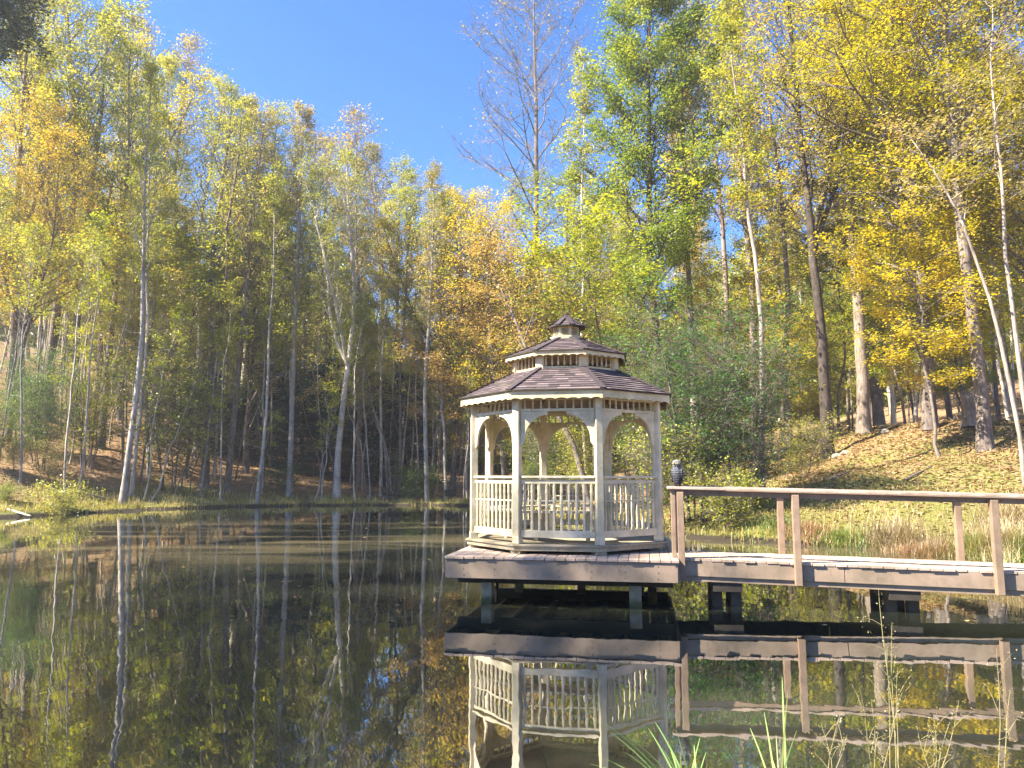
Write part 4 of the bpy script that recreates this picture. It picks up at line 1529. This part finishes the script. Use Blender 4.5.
nr = np.random.RandomState(8)
clump = lambda P, s, ph: .5 + .25 * np.sin(P[:, 0] * s + ph) * np.sin(P[:, 1] * s * 1.3 + ph * 2) + .25 * np.sin(P[:, 0] * s * 2.7 + P[:, 1] * s * 1.9 + ph)
P, d = scatter(nr, 150000, (-36, 3), (22, 52), (.0, 5), lambda P, d, r: r.rand(len(P)) < np.clip(1.1 - d / 4, 0, 1) * clump(P, .9, 1) * 1.3)
stuff('bank_grass', blades_mesh('bank_grass', P, nr.uniform(.05, .34, len(P)) * (.5 + clump(P, 1.7, 3)), L['drygrass'], nr, .02), 'green grass fringing the left and far bank', 'grass')
P, d = scatter(nr, 160000, (2, 34), (9, 40), (.0, 22), lambda P, d, r: r.rand(len(P)) < np.clip(1.2 - d / 20, .15, 1) * clump(P, .55, 2) ** 1.2)
stuff('slope_grass', blades_mesh('slope_grass', P, nr.uniform(.04, .14, len(P)) * (1 + 1.2 * np.exp(-d[:] / 1.2)), L['drygrass'], nr, .014), 'short dry grass on the right slope', 'grass')
# fallen leaves
for xr, yr, n, nm, lb in (((-40, 3), (24, 60), 60000, 'left', 'brown fallen leaves covering the left wood floor'), ((2, 40), (14, 52), 110000, 'right', 'tan fallen leaves scattered over the right slope')):
    P, d = scatter(nr, n, xr, yr, (.5, 40), lambda P, d, r: r.rand(len(P)) < np.clip(.25 + d / 14, 0, 1))
    V = leaf_faces(nr, P + np.array([0, 0, .03]), .13, 1.4, .75)
    stuff('fallen_leaves', quads_mesh('fallen_leaves', V, L['litter'], np.clip(nr.normal(.5, .3, len(P)), 0, 1)), lb, 'fallen leaves')


P = np.stack([nr.uniform(-30, 11, 9000), nr.uniform(9, 44, 9000)], 1)
dd_ = shore_dist(P)
P = P[(dd_ < -.15) & (nr.rand(len(P)) < (.03 + .5 * np.exp(dd_ / 1.0)))]
V = leaf_faces(nr, np.column_stack([P, np.full(len(P), .006)]), .09, 40, .7)
V[:, 2] = np.clip(V[:, 2], .003, .012)
stuff('floating_leaves', quads_mesh('floating_leaves', V, L['litter'], np.clip(nr.normal(.6, .3, len(P)), 0, 1)), 'fallen leaves floating on the pond', 'floating leaves')


def tuft(name, px, Y, n, h, rad, mat, label, cat='weeds', width=.009, bend=.5, seed=0, group=None, z=None):
    r = np.random.RandomState(seed)
    p = spot(px, Y, 0)
    if z is not None: p.z = z
    a = r.uniform(0, 6.28, n)
    q = np.abs(r.normal(0, rad, n))
    pts = np.stack([np.cos(a) * q, np.sin(a) * q, np.zeros(n)], 1)
    if z is None:
        pts[:, 2] = terrain(pts[:, :2] + np.array([p.x, p.y])) - p.z - .03
    me = blades_mesh(name, pts, h * r.uniform(.45, 1.05, n), L[mat], r, width, bend, 4)
    o = bpy.data.objects.new(name, me)
    COL.objects.link(o)
    o.location = p
    return tag(o, label, cat, group)


for i, (px, Y, n, h, rad, mat, lb, kd) in enumerate([
    (838, 19.0, 700, .42, .5, 'blade', 'green grass clump behind the middle of the walkway', 'grass_clump'),
    (862, 18.0, 900, .50, .40, 'blade', 'fresh green grass clump beside the reddish weeds', 'grass_clump'),
    (885, 17.2, 1500, .55, .6, 'redweed', 'reddish brown weeds left of the far walkway post', 'weed_clump'),
    (915, 17.0, 1600, .72, .55, 'redweed', 'reddish tan weeds close to the far walkway post', 'weed_clump'),
    (900, 18.2, 900, .95, .5, 'straw', 'pale straw stems rising above the reddish weeds', 'weed_clump'),
    (938, 16.8, 1400, .70, .45, 'straw', 'straw coloured grass just left of the far walkway post', 'weed_clump'),
    (972, 16.4, 1300, .60, .38, 'blade', 'bright green grass clump between the two right posts', 'grass_clump'),
    (1004, 16.0, 1500, .75, .5, 'straw', 'tall pale dry grass at the right edge behind the rail', 'weed_clump'),
    (1030, 15.5, 1300, .6, .5, 'blade', 'green grass clump cut by the right edge behind the rail', 'grass_clump'),
    (1015, 17.5, 900, 1.15, .5, 'straw', 'tallest dry stems at the right edge', 'weed_clump'),
    (810, 19.6, 900, .5, .5, 'redweed', 'low brown weeds at the bank behind the walkway', 'weed_clump'),
    (780, 20.6, 700, .4, .5, 'blade', 'low green grass behind the paired walkway posts', 'grass_clump')]):
    tuft(kd, px, Y, n, h, rad, mat, lb, 'weeds' if kd == 'weed_clump' else 'grass', .012, 1.1, i + 40)


def near_plant(name, px, Y, blades, mat, label, base_z=-.05, width=.006, seed=1, cat='grass'):
    """blades: (tip column, tip row) ; grow from one foot on the near shore"""
    r = random.Random(seed)
    m = []
    foot = at(px, 760, Y)
    foot.z = base_z
    V, T_ = [], []
    for (tx, ty, w) in blades:
        tip = at(tx, ty, Y + r.uniform(-.25, .35))
        b = foot + Vector((r.uniform(-.04, .04), r.uniform(-.04, .04), 0))
        mid = b.lerp(tip, .5) + Vector((0, 0, .12 * (tip - b).length))
        N = 10
        side = Vector((r.uniform(.6, 1), r.uniform(-.8, .8), 0)).normalized()
        pr = None
        t_ = r.random()
        for i in range(N + 1):
            t = i / N
            p = b * (1 - t) ** 2 + mid * 2 * t * (1 - t) + tip * t * t
            ww = side * (w * 1.35 * (1 - t) ** .6 + .001)
            if pr: V += [pr[0], pr[1], p + ww, p - ww]; T_.append(t_)
            pr = (p - ww, p + ww)
    V = np.array([tuple(v - foot) for v in V])
    me = quads_mesh(name, V, L[mat], np.array(T_))
    o = bpy.data.objects.new(name, me)
    COL.objects.link(o)
    o.location = foot
    return tag(o, label, cat)


near_plant('grass_tuft', 690, 4.25, [(603, 722, .005), (632, 740, .005), (648, 728, .006), (662, 748, .005), (680, 752, .005), (694, 745, .005), (712, 760, .004), (586, 752, .004), (676, 730, .004), (610, 732, .004), (625, 752, .004), (655, 722, .006), (640, 760, .005), (668, 742, .005), (700, 738, .005), (615, 764, .004), (590, 764, .004), (706, 752, .004)], 'reed',
           'arching green grass blades at the bottom right of the gazebo reflection', seed=3)
near_plant('grass_tuft', 782, 4.3, [(764, 712, .005), (782, 676, .006), (788, 690, .0065), (776, 735, .005), (750, 728, .004), (797, 730, .004), (770, 752, .005)], 'reed',
           'upright tuft of tall green blades in front of the railing reflection', seed=4)


def seed_stalk(px, Y, tips, label, seed):
    r = random.Random(seed)
    foot = at(px, 760, Y)
    foot.z = -.05
    g = empty('dry_stalk', foot)
    tag(g, label, 'plant')
    st = MB()
    hd = []
    for tx, ty in tips:
        tip = at(tx, ty, Y + r.uniform(-.1, .15)) - foot
        b = Vector((r.uniform(-.04, .04), r.uniform(-.04, .04), 0))
        pts = [b.lerp(tip, t) + Vector((math.sin(t * 5 + tx) * .012, 0, 0)) for t in (0, .25, .5, .75, .92, 1)]
        st.tube(pts, [.0028, .0026, .0022, .0018, .0014, .0008], 5)
        for i in range(26):
            t = r.uniform(.72, 1)
            hd.append(b.lerp(tip, t) + rvec(r, .012))
        for i in range(5):
            t = r.uniform(.3, .85)
            q = b.lerp(tip, t)
            e_ = q + Vector((r.uniform(-.12, .12), r.uniform(-.08, .08), r.uniform(.02, .14)))
            st.tube([q, q.lerp(e_, .5) + Vector((0, 0, .01)), e_], [.0016, .0012, .0006], 4)
            for k in range(8): hd.append(e_ + rvec(r, .014))
    st.build('stems', M['straw'], g)
    nr_ = np.random.RandomState(seed)
    me = quads_mesh('seed_sprays', leaf_faces(nr_, np.array([tuple(v) for v in hd]), .011, .2, .5), L['dull'], nr_.rand(len(hd)))
    o = bpy.data.objects.new('seed_sprays', me)
    COL.objects.link(o)
    o.parent = g
    return g


ms, nt_, bs_ = newmat('straw_stem')
bs_.inputs['Base Color'].default_value = (0.26, 0.23, 0.12, 1)
M['straw'] = ms
seed_stalk(888, 4.35, [(880, 588), (893, 622), (884, 640), (899, 668)], 'tall pale seed stalks standing in front of the walkway', 2)
seed_stalk(872, 4.5, [(872, 700), (858, 688), (905, 690)], 'short grey dry stalks beside the tall seed stalks', 3)
seed_stalk(1000, 4.4, [(998, 648), (1012, 690)], 'thin dry stalk near the right edge of the water', 4)
seed_stalk(930, 4.35, [(935, 715), (918, 725), (950, 722), (960, 700)], 'low straw coloured weeds at the bottom right', 5)
seed_stalk(830, 4.4, [(822, 722), (838, 714), (846, 735)], 'low pale weeds left of the tall seed stalks', 6)


# ------------------------------------------------------------------ small things on the banks
def log(name, label, p, q, r, bark, seed, knots=3):
    rr = random.Random(seed)
    p, q = Vector(p), Vector(q)
    c = (p + q) / 2
    m = MB()
    n = 9
    pts = [p.lerp(q, i / n) - c + rvec(rr, r * .12) for i in range(n + 1)]
    m.tube(pts, [r * (1 - .35 * i / n) * rr.uniform(.92, 1.08) for i in range(n + 1)], 9)
    for k in range(knots):
        i = rr.randint(2, n - 1)
        d = Vector((rr.uniform(-.6, .6), rr.uniform(-.5, .5), rr.uniform(.4, 1)))
        m.tube([pts[i], pts[i] + d * r * 2, pts[i] + d * r * 4 + rvec(rr, r * .4)], [r * .35, r * .22, r * .06], 5)
    o = m.build(name, M[bark], smooth=True)
    o.location = c
    return tag(o, label, 'log')


a, b = spot(382, 46.5, -.12), spot(399, 47.2, -.30)
log('fallen_log', 'dark fallen log with branch stubs on the far bank', a, b, .26, 'bark_dark', 4, 6)
a, b = spot(8, 32.9, -.0), spot(30, 32.0, -.02)
a.z, b.z = .30, .05
log('dead_branch', 'pale dead branch poking into the water at the left bank', a, b, .05, 'bark_pale', 5, 3)
for i, (x0, x1, Y, r, bk, lb) in enumerate([(880, 925, 34.5, .13, 'bark_dark', 'dark rotting log at the top of the right slope beside the thick grey trunk'),
                                           (925, 965, 33.5, .10, 'bark_grey', 'grey fallen branch between the grey trunk and the broken stump'),
                                           (66, 112, 38, .07, 'bark_grey', 'fallen branch lying on the brown leaf slope at the left')]):
    a, b = spot(x0, Y, -.08), spot(x1, Y + .6, -.1)
    log('fallen_branch', lb, a, b, r, bk, 20 + i, 5)


for i, (x0, x1, Y, lb) in enumerate([(905, 932, 24.5, 'thin grey stick lying on the right grass slope below the thick brown trunk'), (830, 850, 25.5, 'short broken stick on the grass slope below the rocks'),
                                     (232, 262, 50, 'fallen branch on the leaf slope behind the two grey trunks')]):
    a, b = spot(x0, Y, -.04), spot(x1, Y + .8, -.06)
    log('fallen_branch', lb, a, b, .035, 'bark_grey', 60 + i, 6)


def black_box():
    p = spot(450, 46.2, 0)
    g = empty('black_box', p, .15)
    tag(g, 'small black box on pale legs standing on the far bank left of the gazebo', 'box')
    dk, nt, bs = newmat('black_metal')
    bs.inputs['Base Color'].default_value = (0.012, 0.012, 0.013, 1)
    bs.inputs['Roughness'].default_value = .55
    m = MB(); m.box((0, 0, .52), (.66, .42, .34)); m.build('body', dk, g, bevel=.02)
    m = MB(); m.box((0, 0, .715), (.70, .46, .045)); m.build('lid', dk, g, bevel=.012)
    for sx in (-1, 1):
        for sy in (-1, 1):
            m = MB(); m.beam((sx * .27, sy * .16, -.05), (sx * .27, sy * .16, .35), .05, .05); m.build('leg', M['grey_wood'], g)


black_box()


def stump():
    p = spot(971, 30, .05)
    g = empty('broken_stump', p)
    tag(g, 'thick broken brown tree stump behind the thick trunk on the right slope', 'stump')
    rr = random.Random(6)
    m = MB()
    n = 14
    prof = [(.42, 0), (.34, .15), (.30, .5), (.29, 1.0), (.28, 1.35)]
    vs, fs = [], []
    for j, (r, z) in enumerate(prof):
        for k in range(n):
            t = 2 * PI * k / n
            rad = r * (1 + .08 * math.sin(3 * t + 1) + rr.uniform(-.03, .03))
            zz = z + (rr.uniform(-.05, .32) if j == len(prof) - 1 else 0)
            vs.append((math.cos(t) * rad, math.sin(t) * rad, zz))
    for j in range(len(prof) - 1):
        for k in range(n):
            k2 = (k + 1) % n
            fs.append((j * n + k, j * n + k2, (j + 1) * n + k2, (j + 1) * n + k))
    vs.append((0, 0, 1.2))
    fs += [((len(prof) - 1) * n + k, (len(prof) - 1) * n + (k + 1) % n, len(vs) - 1) for k in range(n)]
    m.add(vs, fs)
    m.build('trunk', M['bark_grey'], g, smooth=True)


stump()


def rock(px, Y, s, label, seed):
    rr = random.Random(seed)
    import bmesh
    bm = bmesh.new()
    bmesh.ops.create_icosphere(bm, subdivisions=3, radius=1)
    off = Vector((rr.uniform(0, 9), rr.uniform(0, 9), rr.uniform(0, 9)))
    from mathutils import noise as mn
    for v in bm.verts:
        k = 1 + .35 * mn.noise(v.co * 1.3 + off) + .15 * mn.noise(v.co * 3 + off)
        v.co = Vector((v.co.x * k * s, v.co.y * k * s * .8, v.co.z * k * s * .6))
    me = bpy.data.meshes.new('rock')
    bm.to_mesh(me)
    bm.free()
    me.materials.append(M['stone'])
    o = bpy.data.objects.new('rock', me)
    COL.objects.link(o)
    o.location = spot(px, Y, -s * .25)
    tag(o, label, 'rock')


m, nt, bs = newmat('pale_stone')
n1 = noise(nt, 8, 6, .7)
nt.links.new(ramp(nt, [(.3, (.14, .13, .11)), (.6, (.36, .33, .29)), (.8, (.48, .45, .40))], n1.outputs[0]).outputs[0], bs.inputs['Base Color'])
bump(nt, bs, n1.outputs[0], .6, .05)
M['stone'] = m
rock(838, 32.0, .24, 'pale grey rock at the foot of the ivy dark trunk', 1)
rock(846, 31.6, .22, 'smaller pale rock right of the one by the ivy dark trunk', 2)
rock(884, 33.8, .24, 'grey rock at the foot of the thick grey trunk', 3)
rock(756, 25.6, .20, 'small pale rock at the foot of the lone slender tree', 4)


# ------------------------------------------------------------------ the hazy autumn air
def make_haze():
    m = bpy.data.materials.new('autumn_haze')
    m.use_nodes = True
    nt = m.node_tree
    nt.nodes.remove(nt.nodes['Principled BSDF'])
    v = nd(nt, 'ShaderNodeVolumePrincipled')
    v.inputs['Color'].default_value = (0.86, 0.91, 1.0, 1)
    v.inputs['Density'].default_value = HAZE
    v.inputs['Anisotropy'].default_value = 0.3
    nt.links.new(v.outputs[0], nt.nodes['Material Output'].inputs['Volume'])
    b = MB()
    b.box((0, 450, 31), (1820, 1520, 66))
    o = b.build('haze', m)
    tag(o, 'thin blue haze in the valley air', 'haze', kind='stuff')


HAZE = 0.0008
make_haze()
